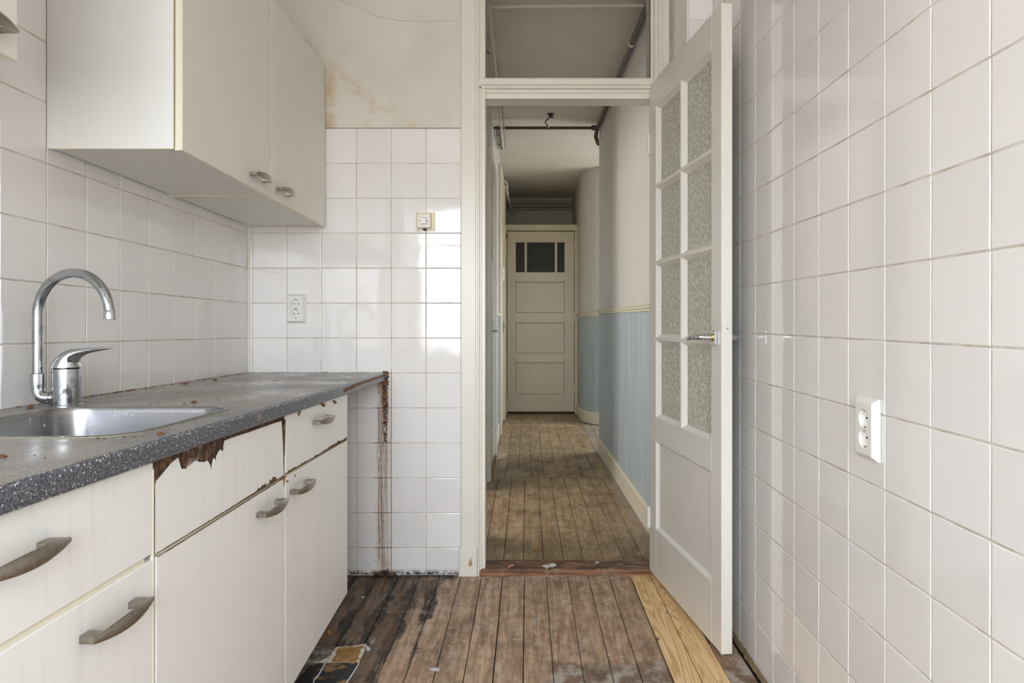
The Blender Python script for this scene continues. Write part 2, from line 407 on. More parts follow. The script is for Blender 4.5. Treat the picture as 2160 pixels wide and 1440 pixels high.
def pine():
    m = M('new_pine_board'); r = m.mul(m.rand(), 11.0)
    g = m.noise(1.0, m.vec((10, 1.0, 1), r), detail=2.0, rough=.45, dist=.7)
    rings = m.math('SINE', m.mul(g, 105.0))
    c = m.mix(m.rng(rings, -.2, 1.0), (.80, .57, .31), (.60, .37, .16))
    fine = m.noise(1.0, m.vec((180, 4, 1), r), detail=3); c = m.mix(m.mul(m.rng(fine, .45, .65), .25), c, (.45, .28, .12))
    kv = m.vec((13, 4.4, 1), r); kd = m.vor(1.0, kv); kc = m.n('ShaderNodeSeparateColor'); m.put(kc.inputs[0], m.vor(1.0, kv, out=1))
    on = m.math('GREATER_THAN', kc.outputs[0], .62)
    c = m.mix(m.mul(m.mul(on, m.rng(kd, .09, .04)), .85), c, (.14, .06, .03))
    m.set(col=c, rough=.5); return m.m
PINE = pine()
def thresh():
    m = M('red_brown_threshold'); g = m.noise(1.0, m.vec((5, 60, 90)), detail=6, rough=.65)
    c = m.mix(m.rng(g, .35, .65), (.09, .038, .02), (.31, .15, .075)); P, X, Y, Z = m.pos()
    dk = m.mul(m.rng(m.noise(1.0, m.vec((9, 25, 1)), detail=4), .45, .6), m.rng(Z, .022, .028)); c = m.mix(m.mul(dk, .85), c, (.05, .025, .02))
    g2 = m.mul(m.rng(m.noise(1.0, m.vec((14, 30, 1)), detail=5), .52, .65), .6); c = m.mix(g2, c, (.30, .24, .19))
    m.set(col=c, rough=.5); m.bump(g, .4, .002); return m.m
THRESH = thresh()
def corridor_paint(name, ca, cb, cc):
    m = M(name); st = m.noise(1.0, m.vec((11, 11, 1.5)), detail=8, rough=.66, dist=.3)
    bl = m.noise(2.2, detail=6, rough=.6)
    c = m.mix(m.rng(st, .36, .66), ca, cb); c = m.mix(m.mul(m.rng(bl, .45, .7), .6), c, cc)
    m.set(col=c, rough=.6); m.bump(m.noise(90, detail=4), .18, .0012); return m.m
BLUE = corridor_paint('blue_dado_paint', (.34, .405, .435), (.44, .475, .49), (.35, .415, .42))
UPPER = corridor_paint('pale_corridor_paint', (.57, .555, .515), (.62, .585, .555), (.52, .535, .485))

def ripple_glass(name, col, mixd=.4, dark=False):
    m = M(name)
    w = m.noise(1.0, m.vec((22, 22, 11)), detail=3)
    off = m.n('ShaderNodeVectorMath', operation='ADD'); m.put(off.inputs[0], m.vec((78, 78, 38)))
    cb = m.n('ShaderNodeCombineXYZ'); k = m.mul(w, 6.0); m.put(cb.inputs[0], k); m.put(cb.inputs[1], k); m.put(cb.inputs[2], m.mul(w, 3.0)); m.put(off.inputs[1], cb.outputs[0])
    v = m.vor(1.0, off.outputs[0], 'DISTANCE_TO_EDGE')
    line = m.rng(v, .0, .22, 1, 0)
    m.set(col=m.mix(line, col, tuple(x*.60 for x in col)), rough=.16 if not dark else .30, trans=.10 if not dark else .05, ior=1.45, spec=.7)
    m.bump(m.rng(v, 0, .35), .8, .003 if dark else .0025)
    if mixd:
        tr = m.n('ShaderNodeBsdfTranslucent'); m.put(tr.inputs[0], m.mix(line, col, tuple(x*.50 for x in col)))
        mi = m.n('ShaderNodeMixShader'); mi.inputs[0].default_value = mixd
        m.t.links.new(m.b.outputs[0], mi.inputs[1]); m.t.links.new(tr.outputs[0], mi.inputs[2]); m.t.links.new(mi.outputs[0], m.out.inputs[0])
    return m.m
GLASSR = ripple_glass('rippled_glass', (.82, .82, .69), .12)
GLASSD = ripple_glass('rippled_glass_dark_behind', (.022, .020, .014), 0, True)  # near-black base paints in the unlit space behind the panes
def clear_glass():
    m = M('clear_glass'); fr = m.n('ShaderNodeFresnel'); fr.inputs[0].default_value = 1.45
    t = m.n('ShaderNodeBsdfTransparent'); t.inputs[0].default_value = (.93, .93, .92, 1); g = m.n('ShaderNodeBsdfGlossy'); g.inputs['Roughness'].default_value = .03
    mi = m.n('ShaderNodeMixShader'); m.t.links.new(fr.outputs[0], mi.inputs[0]); m.t.links.new(t.outputs[0], mi.inputs[1]); m.t.links.new(g.outputs[0], mi.inputs[2]); m.t.links.new(mi.outputs[0], m.out.inputs[0])
    return m.m
GLASSC = clear_glass()

# ================================================================== THE SHELL
YB, XL, XR, ZC = 2.853, -1.2012, .7178, 2.73     # back wall, left wall, right wall, ceiling
CZ = .02                                          # corridor floor level
KL, KR = -.0093, .0065                            # the tile courses are laid a little off level
T = .006; TG = .0013                                          # tile thickness in front of the grout plane
# floor slab + boards
floor = struct('floor', box(-1.35, .80, -1.2, 2.853, -.08, -.022), BLACK)
def board(x0, x1, y0, y1, z1, mat, parent, name='floor_board', gap=.0012):
    bm = box(x0+gap, x1-gap, y0+gap, y1-gap, z1-.02, z1, .0011)
    return obj(name, bm, mat, parent)
seams = [-1.35, -1.265, -1.175, -1.085, -.995, -.905, -.815, -.727, -.640, -.549, -.4555, -.372, -.284, -.194, -.104, -.0120, .0805, .172, .261, .348, .4405]
for i in range(len(seams)-1):
    b = board(seams[i], seams[i+1], -1.0, 2.852, random.uniform(-.0008, .0008), PLANK, floor, gap=random.uniform(.0008, .0021))
board(.4425, .5270, -1.0, 2.852, .0015, PINE, floor, 'new_pine_board'); board(.5275, .6125, -1.0, 2.852, .0012, PINE, floor, 'new_pine_board')
board(.6150, .7000, -1.0, 2.852, -.006, PLANK, floor)
# frayed strip along the right wall
bm = bmesh.new()
prev = None
for i in range(121):
    y = 1.0+1.56*i/120; w = .008+.006*mnoise.noise(Vector((y*30, 0, 0))); h = .010+.010*abs(mnoise.noise(Vector((y*55, 3, 0))))
    cur = [bm.verts.new((.7165-w*1.2, y, -.006)), bm.verts.new((.7165-w*.6, y, h)), bm.verts.new((.7165, y, h*.8))]
    if prev:
        for k in range(2): bm.faces.new((prev[k], prev[k+1], cur[k+1], cur[k]))
    prev = cur
obj('frayed_felt_strip', bm, plain('felt', (.36, .24, .12), .9, var=.5, bump=(90, 1, .004)), floor)['kind'] = 'stuff'

floorc = struct('floor_corridor', box(-.45, 2.3, 2.945, 8.75, -.08, CZ-.022), BLACK)
for k in range(-4, 8):
    x0 = -.0165+.0897*k
    board(max(x0, -.33), min(x0+.0897, .66), 2.945, 4.58, CZ+random.uniform(-.0006, .0006), PLANKC, floorc)
for k in range(-4, 9):
    x0 = .0273+.0905*k
    if x0 < .70: board(max(x0, -.33), x0+.0905, 4.581, 7.82, CZ+random.uniform(-.0006, .0006), PLANKC, floorc)
for k in range(10): board(.7513+.1*k, .8513+.1*k, 5.4, 7.2, CZ, PLANKC, floorc)
obj('wood_strip', box(-.24, .50, 6.925, 6.945, CZ, CZ+.004, .001), plain('pale_strip', (.50, .40, .21), .5), floorc)
obj('wood_strip', box(-.21, .42, 7.50, 7.52, CZ, CZ+.003, .001), bpy.data.materials['pale_strip'], floorc)
struct('threshold', prism([(2.838, -.003), (2.838, .022), (2.845, .029), (2.95, .030), (2.955, .02), (2.955, -.003)], 'x', -.205, .535), THRESH)

# back wall (grout plane at YB) with doorway
HX0, HX1 = -.272, .60
WB = [box(-1.35, HX0, YB+TG, 2.948, -.02, 1.9186), box(HX1, .85, YB+TG, 2.948, -.02, ZC)]
wall_back = struct('wall_back', WB, GROUT)
obj('plaster_field', [box(-1.35, HX0, YB-.001, 2.948, 1.9206, ZC)], PLASTER, wall_back)
crack = [(700, -14), (717, 0), (740, 10), (770, 24), (800, 36), (840, 43.5), (900, 45), (950, 43), (972, 50)]
cp = [pY(x, y, YB-.002) for x, y in crack]; pts = []
for i in range(len(cp)-1):
    for k in range(6):
        t = k/6; pts.append((cp[i][0]*(1-t)+cp[i+1][0]*t, cp[i][1]*(1-t)+cp[i+1][1]*t+random.uniform(-.0012, .0012)))
bm = bmesh.new(); pr = None
for x, z in pts:
    w = random.uniform(.0004, .001); c = [bm.verts.new((x, YB-.0015, z-w)), bm.verts.new((x, YB-.0015, z+w))]
    if pr: bm.faces.new((pr[0], pr[1], c[1], c[0]))
    pr = c
obj('plaster_crack', bm, plain('crack_dark', (.30, .26, .21), .9), wall_back)
wall_left = struct('wall_left', box(XL-.15, XL-TG, -1.2, YB+.02, -.02, ZC), GROUT)
wall_right = struct('wall_right', box(XR+TG, XR+.15, -1.2, YB+.02, -.02, ZC), GROUT)
pillar = struct('wall_pillar', box(.617+TG, XR+.02, 2.557+TG, YB+.02, -.02, ZC), GROUT)
struct('ceiling', box(-1.35, .87, -1.2, 2.95, ZC, ZC+.1), WALLP)
# window wall behind the camera
WX0, WX1, WZ0, WZ1 = -1.15, .62, .70, 2.30
struct('wall_front', [box(-1.35, WX0, -1.2, -1.06, -.02, ZC), box(WX1, .87, -1.2, -1.06, -.02, ZC), box(WX0, WX1, -1.2, -1.06, -.02, WZ0), box(WX0, WX1, -1.2, -1.06, WZ1, ZC)], WALLP)
win = empty('window_1', ((WX0+WX1)/2, -1.1, WZ0), kind='structure')
objs('window_frame', [box(WX0, WX0+.06, -1.16, -1.08, WZ0, WZ1, .004), box(WX1-.06, WX1, -1.16, -1.08, WZ0, WZ1, .004), box(WX0, WX1, -1.16, -1.08, WZ0, WZ0+.06, .004), box(WX0, WX1, -1.16, -1.08, WZ1-.06, WZ1, .004), box(WX0, WX1, -1.155, -1.085, 1.86, 1.91, .004), box(-.30, -.24, -1.155, -1.085, WZ0, WZ1, .004)], PAINT, win)
obj('window_sill', box(WX0-.03, WX1+.03, -1.10, -1.0, WZ0-.03, WZ0, .004), PAINT, win)

# ---- tiles, each its own object
TM = {}
def tile_mesh(w, h, ax, mat):
    key = (round(w, 4), round(h, 4), ax, mat.name)
    if key in TM: return TM[key]
    bm = bmesh.new(); c = .0016
    def P(a, b, n):
        return {'+x': (n, a, b), '-x': (-n, a, b), '-y': (a, -n, b)}[ax]
    lv = [(0, 0.0), (0, T-.0013), (c*.4, T-.0004), (c*1.2, T)]
    rings = []
    for ins, n in lv:
        x, y = w/2-ins, h/2-ins
        rings.append([bm.verts.new(P(a, b, n)) for a, b in ((-x, -y), (x, -y), (x, y), (-x, y))])
    for i in range(3):
        for k in range(4): bm.faces.new((rings[i][k], rings[i][(k+1) % 4], rings[i+1][(k+1) % 4], rings[i+1][k]))
    bm.faces.new(rings[3]); bmesh.ops.recalc_face_normals(bm, faces=bm.faces)
    # open box: make sure the front looks outwards
    fr = max(bm.faces, key=lambda f: f.calc_area()); want = Vector(P(0, 0, 1))
    if fr.normal.dot(want) < 0: bmesh.ops.reverse_faces(bm, faces=bm.faces)
    me = bpy.data.meshes.new('tile'); bm.to_mesh(me); bm.free(); me.materials.append(mat); TM[key] = me
    return me
def put_tile(parent, ax, a0, a1, z0, z1, base, mat, k=0, g=.0031, tilt=.0022):
    """tile between a0..a1 (x or y) and z0..z1 on the plane base"""
    w, h = a1-a0-g, z1-z0-g
    if w < .006 or h < .006: return
    me = tile_mesh(w, h, ax, mat); o = bpy.data.objects.new('tile', me); COL.objects.link(o); o.parent = parent
    a, z = (a0+a1)/2, (z0+z1)/2
    loc = Vector((base, a, z)) if ax in ('+x', '-x') else Vector((a, base, z))
    o.location = loc-OFF[parent.name]
    r1, r2 = random.gauss(0, tilt*.5), random.gauss(0, tilt*.5)
    if ax in ('+x', '-x'): o.rotation_euler = (k, r1, r2)
    else: o.rotation_euler = (r1, k, r2)
# back wall tiles
xb = [XL+.0065, -1.1822, -1.0340, -.8860, -.7340, -.5845, -.4350, -.2830]
for r in range(13):
    z1 = 1.9186-.1502*r; z0 = max(z1-.1502, .0)
    for i in range(7): put_tile(wall_back, '-y', xb[i], xb[i+1], z0, z1, YB+T, TILEB, 0)
obj('caulk', box(XL-.001, XL+.0068, YB-.0012, YB+.004, .0, 1.9186), PLASTIC, wall_back)
# left wall tiles (Y joints measured on the photo)
yl = [2.8465-.1483*i for i in range(18)]
for r in range(0, 14):
    zt = 1.9186-.1502*r
    for i in range(17):
        y1, y0 = yl[i], yl[i+1]; ym = (y0+y1)/2; dz = KL*(ym-YB)
        z1, z0 = zt+dz, zt+dz-.1502
        if z1 < .86 and y0 < 2.2: continue
        put_tile(wall_left, '+x', y0, y1, max(z0, 0), z1, XL-T, TILEB if y0 > 2.2 and z1 < .86 else TILE, KL)
# right wall tiles
yr = [1.028+.1512*i for i in range(-5, 10)]+[2.5500]
for r in range(-8, 11):
    for i in range(len(yr)-1):
        y0, y1 = yr[i], yr[i+1]; ym = (y0+y1)/2; zb = 1.1841+.1500*r+KR*ym
        z0, z1 = max(zb, -.004), min(zb+.150, ZC)
        if z1-z0 < .01: continue
        put_tile(wall_right, '-x', y0, y1, z0, z1, XR+T, TILE, KR)
# pillar tiles
for r in range(-8, 11):
    zb = 1.1841+.1500*r+KR*2.6
    z0, z1 = max(zb, 0), min(zb+.150, ZC)
    if z1-z0 < .01: continue
    put_tile(pillar, '-x', 2.560, 2.7085, z0, z1, .617+T, TILE, KR); put_tile(pillar, '-x', 2.7085, YB-.002, z0, z1, .617+T, TILE, KR)
    put_tile(pillar, '-y', .617+.004, XR-.001, z0, z1, 2.557+T, TILE, 0)
obj('corner_trim', box(.6155, .620, 2.5555, 2.560, 0, ZC), PLASTIC, pillar)

# ---- kitchen door frame and transom light
fr = empty('trim_1', (.17, YB, 0), kind='structure')
def xz(x, y): return pY(x, y, YB-.018)
def casing_profile(sgn, x_out, w):     # profile (x,y) from outer edge to opening
    p = [(0, 0), (0, -.016), (.003, -.020), (.062, -.020), (.064, -.013), (.070, -.013), (.073, -.020), (.078, -.020), (.081, -.012), (.086, -.012), (.088, -.004), (w, -.004), (w, .02), (0, .02)]
    return [(x_out+sgn*a, YB+b) for a, b in p]
obj('jamb', prism(casing_profile(1, -.2835, .1035), 'z', 0, 2.66), PAINT, fr)
obj('jamb', prism([(.6085, YB), (.6085, YB-.016), (.6055, YB-.020), (.580, YB-.020), (.578, YB-.013), (.572, YB-.013), (.569, YB-.020), (.562, YB-.020), (.559, YB-.012), (.5475, YB-.004), (.5475, YB+.02), (.6085, YB+.02)], 'z', 0, 2.66), PAINT, fr)
# linings (depth of the wall)
obj('lining', [box(-.2720, -.1800, YB+.012, 2.960, .0, 2.66, .001)], PAINT, fr)
obj('lining', box(.5475, .600, YB+.012, 2.960, .0, 2.66, .001), PAINT, fr)
obj('lining', box(.530, .5474, YB+.004, 2.960, 2.134, 2.66, .001), PAINT, fr)
# transom bar: stepped mouldings
bar = prism([(YB-.018, 2.120), (YB-.018, 2.102), (YB-.008, 2.098), (YB-.012, 2.094), (YB-.012, 2.088), (YB+.005, 2.086), (YB+.005, 2.076), (YB+.012, 2.070), (YB+.012, 2.050), (2.96, 2.050), (2.96, 2.134), (YB+.004, 2.134), (YB-.004, 2.134), (YB-.010, 2.128), (YB-.010, 2.122)], 'x', -.2135, .552)
obj('transom_bar', bar, PAINT, fr)
objs('glazing_bead', [box(-.206, -.184, YB-.006, YB+.02, 2.130, 2.62, .003), box(.530, .542, YB-.006, YB+.02, 2.130, 2.62, .003), box(-.206, .542, YB-.006, YB+.02, 2.60, 2.66, .003)], PAINT, fr)
obj('pane', box(-.19, .535, YB+.022, YB+.026, 2.132, 2.61), GLASSC, fr)
obj('plinth_block', box(-.2915, -.2130, YB-.026, YB+.002, .0, .127, .003), paint('chipped_paint', (.76, .74, .68), .35, .9), fr)
bm = prism([(-.2480, .0450), (-.2330, .0510), (-.2345, .062), (-.2395, .078), (-.2420, .088), (-.2440, .075), (-.2500, .055)], 'y', YB-.0268, YB-.025)
obj('bare_wood_chip', bm, plain('bare_wood', (.48, .24, .09), .7), fr)
struct('wall_header', box(HX0, HX1, YB+.02, 2.948, 2.655, ZC), PLASTER)

# ================================================================== CORRIDOR SHELL
ZK = 2.73
XCL = -.272
ra, rb = (.632, 2.948), (.596, 5.50)       # right wall line
# left wall with two doors and an unseen opening added to let in light
struct('wall_corridor_left', [box(XCL-.12, XCL, 2.948, 3.30, 1.155, ZK), box(XCL-.12, XCL, 4.2, 7.84, 1.155, ZK), box(XCL-.12, XCL, 3.30, 4.2, 2.2, ZK)], UPPER)
struct('wall_corridor_left_dado', [box(XCL-.12, XCL, 2.948, 3.30, -.02, 1.155), box(XCL-.12, XCL, 4.2, 7.84, -.02, 1.155)], BLUE)
struct('trim_2', [box(XCL, XCL+.018, 5.40, 6.30, 1.150, 1.185, .005)], SKIRT)
struct('baseboard_corridor_left', box(XCL, XCL+.014, 5.40, 6.22, CZ, .15, .003), SKIRT)
def rline(t0, z0, z1, th, d=0.0):
    (x0, y0), (x1, y1) = ra, rb
    return prism([(x0-d, y0), (x1-d, y1+(.0 if d == 0 else d)), (x1+th, y1+(.0 if d == 0 else d)), (x0+th, y0)], 'z', z0, z1)
struct('wall_corridor_right', rline(0, 1.165, ZK, .14), UPPER)
struct('wall_corridor_right_dado', rline(0, -.02, 1.165, .14), BLUE)
struct('wall_added_side_room', [box(-2.3, -2.2, 2.95, 4.3, -.08, ZK+.05), box(-2.2, -.392, 2.95, 2.99, -.08, ZK), box(-2.2, -.392, 4.25, 4.3, -.08, ZK), box(-2.2, -.392, 2.95, 4.3, ZK, ZK+.05), box(-2.2, -.392, 2.95, 4.3, -.08, CZ)], UPPER)  # unseen room, added to house the extra corridor lamp
# dado rail, moulded
def rail_along(pts, z, prof, name, mat, parent=None):
    """prof: (out, z) section swept along the polyline (out = to the left of the path)"""
    bm = bmesh.new(); rings = []
    for i, p in enumerate(pts):
        a = Vector(pts[max(i-1, 0)]); b = Vector(pts[min(i+1, len(pts)-1)]); t = (b-a).normalized(); nrm = Vector((-t.y, t.x))
        zz = z[i] if isinstance(z, list) else z
        rings.append([bm.verts.new((p[0]+nrm.x*o, p[1]+nrm.y*o, zz+h)) for o, h in prof])
    for i in range(len(rings)-1):
        for k in range(len(prof)-1): bm.faces.new((rings[i][k], rings[i][k+1], rings[i+1][k+1], rings[i+1][k]))
    bm.faces.new(rings[0]); bm.faces.new(rings[-1])
    return bm
dprof = [(0, -.017), (.008, -.017), (.010, -.006), (.016, -.003), (.018, .004), (.014, .010), (.020, .014), (.020, .020), (0, .020)]
struct('trim_3', rail_along([ra, rb], [1.158, 1.180], dprof, '', None), SKIRT, smooth=False)
bprof = [(0, -.125), (.014, -.125), (.014, -.012), (.009, 0), (0, 0)]
struct('baseboard_corridor_right', rail_along([ra, rb], [.140, .146], bprof, '', None), SKIRT)
# return of the right wall at its far end
struct('wall_alcove', box(.60, 2.3, 5.36, 5.50, -.02, ZK), UPPER)
# curved wall beyond
cv = []
for i in range(25):
    a = PI/2*i/24; cv.append((.86-.268*math.cos(a), 7.42-.50*math.sin(a)))
cv = [(.592, 7.86)]+cv+[(2.3, 6.92)]
def curved(z0, z1):
    return prism(cv+[(2.3, 7.1), (1.0, 7.1), (.80, 7.5), (.80, 8.68), (.592, 8.68)], 'z', z0, z1)
struct('wall_curved', curved(1.165, ZK), UPPER, smooth=True)
struct('wall_curved_dado', curved(-.02, 1.165), BLUE, smooth=True)
struct('trim_4', rail_along(cv, 1.18, [(-o, h) for o, h in dprof], '', None), SKIRT)
struct('baseboard_curved', rail_along(cv, .15, [(-o, h) for o, h in bprof], '', None), SKIRT, smooth=True)
# fix sides: the path runs away from the camera then right, wall lies on its right-hand side
struct('ceiling_corridor', box(-.45, 2.3, 2.95, 8.8, ZK, ZK+.1), CEILP)
struct('wall_corridor_end', box(-.45, .70, 8.68, 8.8, -.02, ZK), UPPER)
struct('wall_closet_left', box(-.45, XCL, 7.84, 8.68, -.02, ZK), UPPER)
# unseen alcove window, added to bring daylight into the corridor
struct('wall_alcove_end', [box(2.3, 2.42, 5.36, 5.62, -.02, ZK), box(2.3, 2.42, 6.85, 7.10, -.02, ZK), box(2.3, 2.42, 5.62, 6.85, -.02, .90), box(2.3, 2.42, 5.62, 6.85, 2.25, ZK)], UPPER)
w2 = empty('added_window_2', (2.34, 6.23, .9), kind='structure')
objs('window_frame', [box(2.31, 2.37, 5.62, 5.67, .9, 2.25, .003), box(2.31, 2.37, 6.80, 6.85, .9, 2.25, .003), box(2.31, 2.37, 5.62, 6.85, .9, .95, .003), box(2.31, 2.37, 5.62, 6.85, 2.2, 2.25, .003)], PAINT, w2)

# ---- panelled corridor door: built in (u,v,z): u across, v towards the viewer side, then mapped
def panel_door(name, Mx, w=.792, z0=.043, z1=2.176, paintm=PAINTC, key=True):
    root = empty(name, Mx @ Vector((w/2, 0, 0)), kind='structure')
    def put(nm, bm, mat, par=None, **k): return obj(nm, xf(bm, Mx), mat, par or root, **k)
    a, b = .101, w-.113
    zs = [(2.047, 1.694), (1.580, 1.212), (1.098, .734), (.627, .250)]
    put('stile', box(0, a, -.036, 0, z0, z1, .0015), paintm); put('stile', box(b, w, -.036, 0, z0, z1, .0015), paintm)
    ed = [z1]+[z for p in zs for z in p]+[z0]
    for i in range(0, len(ed), 2): put('rail', box(a, b, -.036, 0, ed[i+1], ed[i], .0015), paintm)
    for t, bt in zs[1:]:
        pn = put('panel', box(a, b, -.032, -.020, bt, t), paintm)
        for q in (box(a+.002, b-.002, -.020, -.006, t-.009, t-.002, .003), box(a+.002, b-.002, -.020, -.006, bt+.002, bt+.009, .003), box(a+.002, a+.009, -.020, -.006, bt+.009, t-.009, .003), box(b-.009, b-.002, -.020, -.006, bt+.009, t-.009, .003)):
            put('panel_moulding', q, paintm, pn)
    t, bt = zs[0]; m1, m2 = .205, .528
    for x in (m1, m2+.035): put('glazing_bar', box(x, x+.028 if x == m1 else x+.030, -.030, -.002, bt, t, .004), paintm)
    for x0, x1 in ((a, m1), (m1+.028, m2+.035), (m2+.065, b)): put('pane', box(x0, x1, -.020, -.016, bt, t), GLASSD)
    return root, put
def lever(put, u, z, parent, du=-1, hi=CHROME):
    h = put('handle', box(u-.012, u+.012, .0, .006, z-.085, z+.045, .003), hi, parent)
    put('lever', tube([(u, .0, z), (u, .036, z), (u+du*.010, .046, z), (u+du*.05, .048, z), (u+du*.11, .046, z-.003)], [.0075, .0075, .008, .0075, .006], 10), hi, h, smooth=True)
    return h
# far door, facing the camera (-Y)
YD = 7.86
Mf = Matrix(((1, 0, 0, -.236), (0, -1, 0, YD), (0, 0, 1, 0), (0, 0, 0, 1)))
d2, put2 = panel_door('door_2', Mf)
kp = put2('keyhole_plate', box(.043, .067, 0, .003, .975, 1.025, .002), PLASTIC)
put2('keyhole', box(.052, .058, .003, .0036, .988, 1.006), BLACK, kp)
for z in (1.97, 1.15, .33): put2('hinge', [box(.786, .800, -.004, .006, z-.05, z+.05, .002), tube([(.795, .006, z-.055), (.795, .006, z+.055)], .006, 8)], PAINTC)
t5 = empty('trim_5', (.157, YD, 0), kind='structure')
obj('jamb', box(-.283, -.241, YD-.02, YD+.06, CZ, 2.183, .004), PAINTC, t5)
obj('jamb', box(.560, .597, YD-.02, YD+.06, CZ, 2.183, .004), PAINTC, t5)
obj('head', box(-.283, .597, YD-.022, YD+.06, 2.184, 2.255, .004), PAINTC, t5)
obj('sill', box(-.241, .560, YD-.01, YD+.06, CZ-.01, .036, .003), plain('dark_red_sill', (.07, .02, .015), .5), t5)
obj('plinth_block', box(-.290, -.235, YD-.03, YD, CZ, .22, .003), PAINTC, t5)
# left-hand doors in the corridor's left wall (face +X)
def Mleft(ynear, x): return Matrix(((0, 1, 0, x), (1, 0, 0, ynear), (0, 0, 1, 0), (0, 0, 0, 1)))
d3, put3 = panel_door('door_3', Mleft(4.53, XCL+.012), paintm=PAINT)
lever(put3, .06, 1.03, d3, du=+1)
t6 = empty('trim_6', (XCL, 4.92, 0), kind='structure')
obj('jamb', box(XCL, XCL+.028, 5.325, 5.40, CZ, 2.184, .004), PAINT, t6); obj('jamb', box(XCL, XCL+.028, 4.44, 4.525, CZ, 2.184, .004), PAINT, t6)
obj('head', box(XCL, XCL+.028, 4.44, 5.40, 2.185, 2.28, .004), PAINT, t6)
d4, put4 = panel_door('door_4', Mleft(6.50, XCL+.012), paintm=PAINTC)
lever(put4, .70, 1.07, d4, du=-1)
t7 = empty('trim_7', (XCL, 6.9, 0), kind='structure')
obj('jamb', box(XCL, XCL+.030, 6.28, 6.46, CZ, 2.179, .004), PAINTC, t7); obj('jamb', box(XCL, XCL+.030, 7.32, 7.50, CZ, 2.179, .004), PAINTC, t7)
obj('head', box(XCL, XCL+.030, 6.28, 7.50, 2.18, 2.60, .004), PAINTC, t7)

# ================================================================== KITCHEN DOOR (open leaf)
hx, hy = .526, YB; dd = Vector((.094, -.735)).normalized(); nn = Vector((dd.y, -dd.x))   # nn points to the left (into the room)
if nn.x > 0: nn = -nn
ML = Matrix(((dd.x, nn.x, 0, hx), (dd.y, nn.y, 0, hy), (0, 0, 1, 0), (0, 0, 0, 1)))       # u along leaf, v out of the face
LW, LT, LZ0, LZ1 = .7415, .037, .022, 2.103
leaf = empty('door_1', ML @ Vector((LW/2, 0, 0)), kind='structure')
def pl(nm, bm, mat, par=None, **k):
    if not isinstance(bm, bmesh.types.BMesh): bm = join(bm)
    return obj(nm, xf(bm, ML), mat, par or leaf, **k)
pl('stile', box(0, .085, -LT, 0, LZ0, LZ1, .0018), PAINTD); pl('stile', box(.6626, LW, -LT, 0, LZ0, LZ1, .0022), PAINTD)
for z0, z1 in ((1.986, LZ1), (.588, .690), (LZ0, .224)): pl('rail', box(.085, .6626, -LT, 0, z0, z1, .0012), PAINTD)
pl('panel', box(.085, .6626, -.026, -.013, .224, .588), PAINTD)
def bead(x0, x1, z0, z1, e=.013, v0=-.016):
    """sloped glazing bead round an opening"""
    out = []
    for P in ([(x0, z0), (x1, z0), (x1-e, z0+e), (x0+e, z0+e)], [(x0, z1), (x1, z1), (x1-e, z1-e), (x0+e, z1-e)], [(x0, z0), (x0, z1), (x0+e, z1-e), (x0+e, z0+e)], [(x1, z0), (x1, z1), (x1-e, z1-e), (x1-e, z0+e)]):
        bm = bmesh.new(); a = [bm.verts.new((P[0][0], 0, P[0][1])), bm.verts.new((P[1][0], 0, P[1][1]))]
        b = [bm.verts.new((P[2][0], v0, P[2][1])), bm.verts.new((P[3][0], v0, P[3][1]))]
        c = [bm.verts.new((P[0][0], v0, P[0][1])), bm.verts.new((P[1][0], v0, P[1][1]))]
        bm.faces.new((a[0], a[1], b[0], b[1])); bm.faces.new((a[0], a[1], c[1], c[0])); bm.faces.new((c[0], c[1], b[0], b[1])); bm.faces.new((a[0], b[1], c[0])); bm.faces.new((a[1], b[0], c[1]))
        out.append(bm)
    return out
pl('panel_moulding', bead(.085, .6626, .224, .588, .010, -.013), PAINTD)
zr = [1.986, 1.653, 1.332, 1.016, .690]; uc = .3745; hb = .006
pl('glazing_bar', box(uc-hb, uc+hb, -LT, -.0005, .690, 1.986), PAINTD)
for z in zr[1:4]:
    for x0, x1 in ((.085, uc-hb), (uc+hb, .6626)): pl('glazing_bar', box(x0, x1, -LT, -.0005, z-hb, z+hb), PAINTD)
for r in range(4):
    zt = zr[r]-(hb if r else 0); zb = zr[r+1]+(hb if r < 3 else 0)
    for x0, x1 in ((.085, uc-hb), (uc+hb, .6626)):
        pl('glazing_bead', bead(x0, x1, zb, zt, .014, -.020), PAINTD)
        pl('pane', box(x0+.001, x1-.001, -.0245, -.0205, zb+.001, zt-.001), GLASSR)
# lever handles both sides, lock case on the edge
hz, hu = 1.034, .690
for sgn, v0, nk in ((1, 0.0, .050), (-1, -LT, .040)):
    rs = pl('handle', box(hu-.022, hu+.018, min(v0, v0+sgn*.010), max(v0, v0+sgn*.010), hz-.024, hz+.022, .0015), CHROME)
    pth = [(hu, v0+sgn*.008, hz), (hu, v0+sgn*nk*.8, hz), (hu-.004, v0+sgn*nk*.96, hz), (hu-.014, v0+sgn*nk*1.04, hz), (hu-.04, v0+sgn*nk*1.06, hz-.001), (hu-.075, v0+sgn*nk*1.06, hz-.004), (hu-.110, v0+sgn*nk*1.0, hz-.010)]
    pl('lever', tube(pth, [.0095, .0095, .0098, .0098, .0092, .0085, .005], 14), CHROME, rs, smooth=True)
pl('highlight_collar', tube([(hu, .010, hz), (hu, .016, hz)], .0125, 16), plain('yellow_highlight', (.75, .65, .20), .3, 1.0))  # added ring, its yellow stands in for a highlight on the handle
lk = pl('lock_plate', box(LW-.0002, LW+.0015, -.025, -.013, 1.045, 1.080, .0006), PAINTD)
pl('latch', box(LW+.001, LW+.003, -.0215, -.0175, 1.060, 1.0655, .0005), NICKEL, lk)
for z in (1.85, .25): pl('hinge', tube([(0.0, .004, z-.045), (0.0, .004, z+.045)], .007, 10), PAINTD)

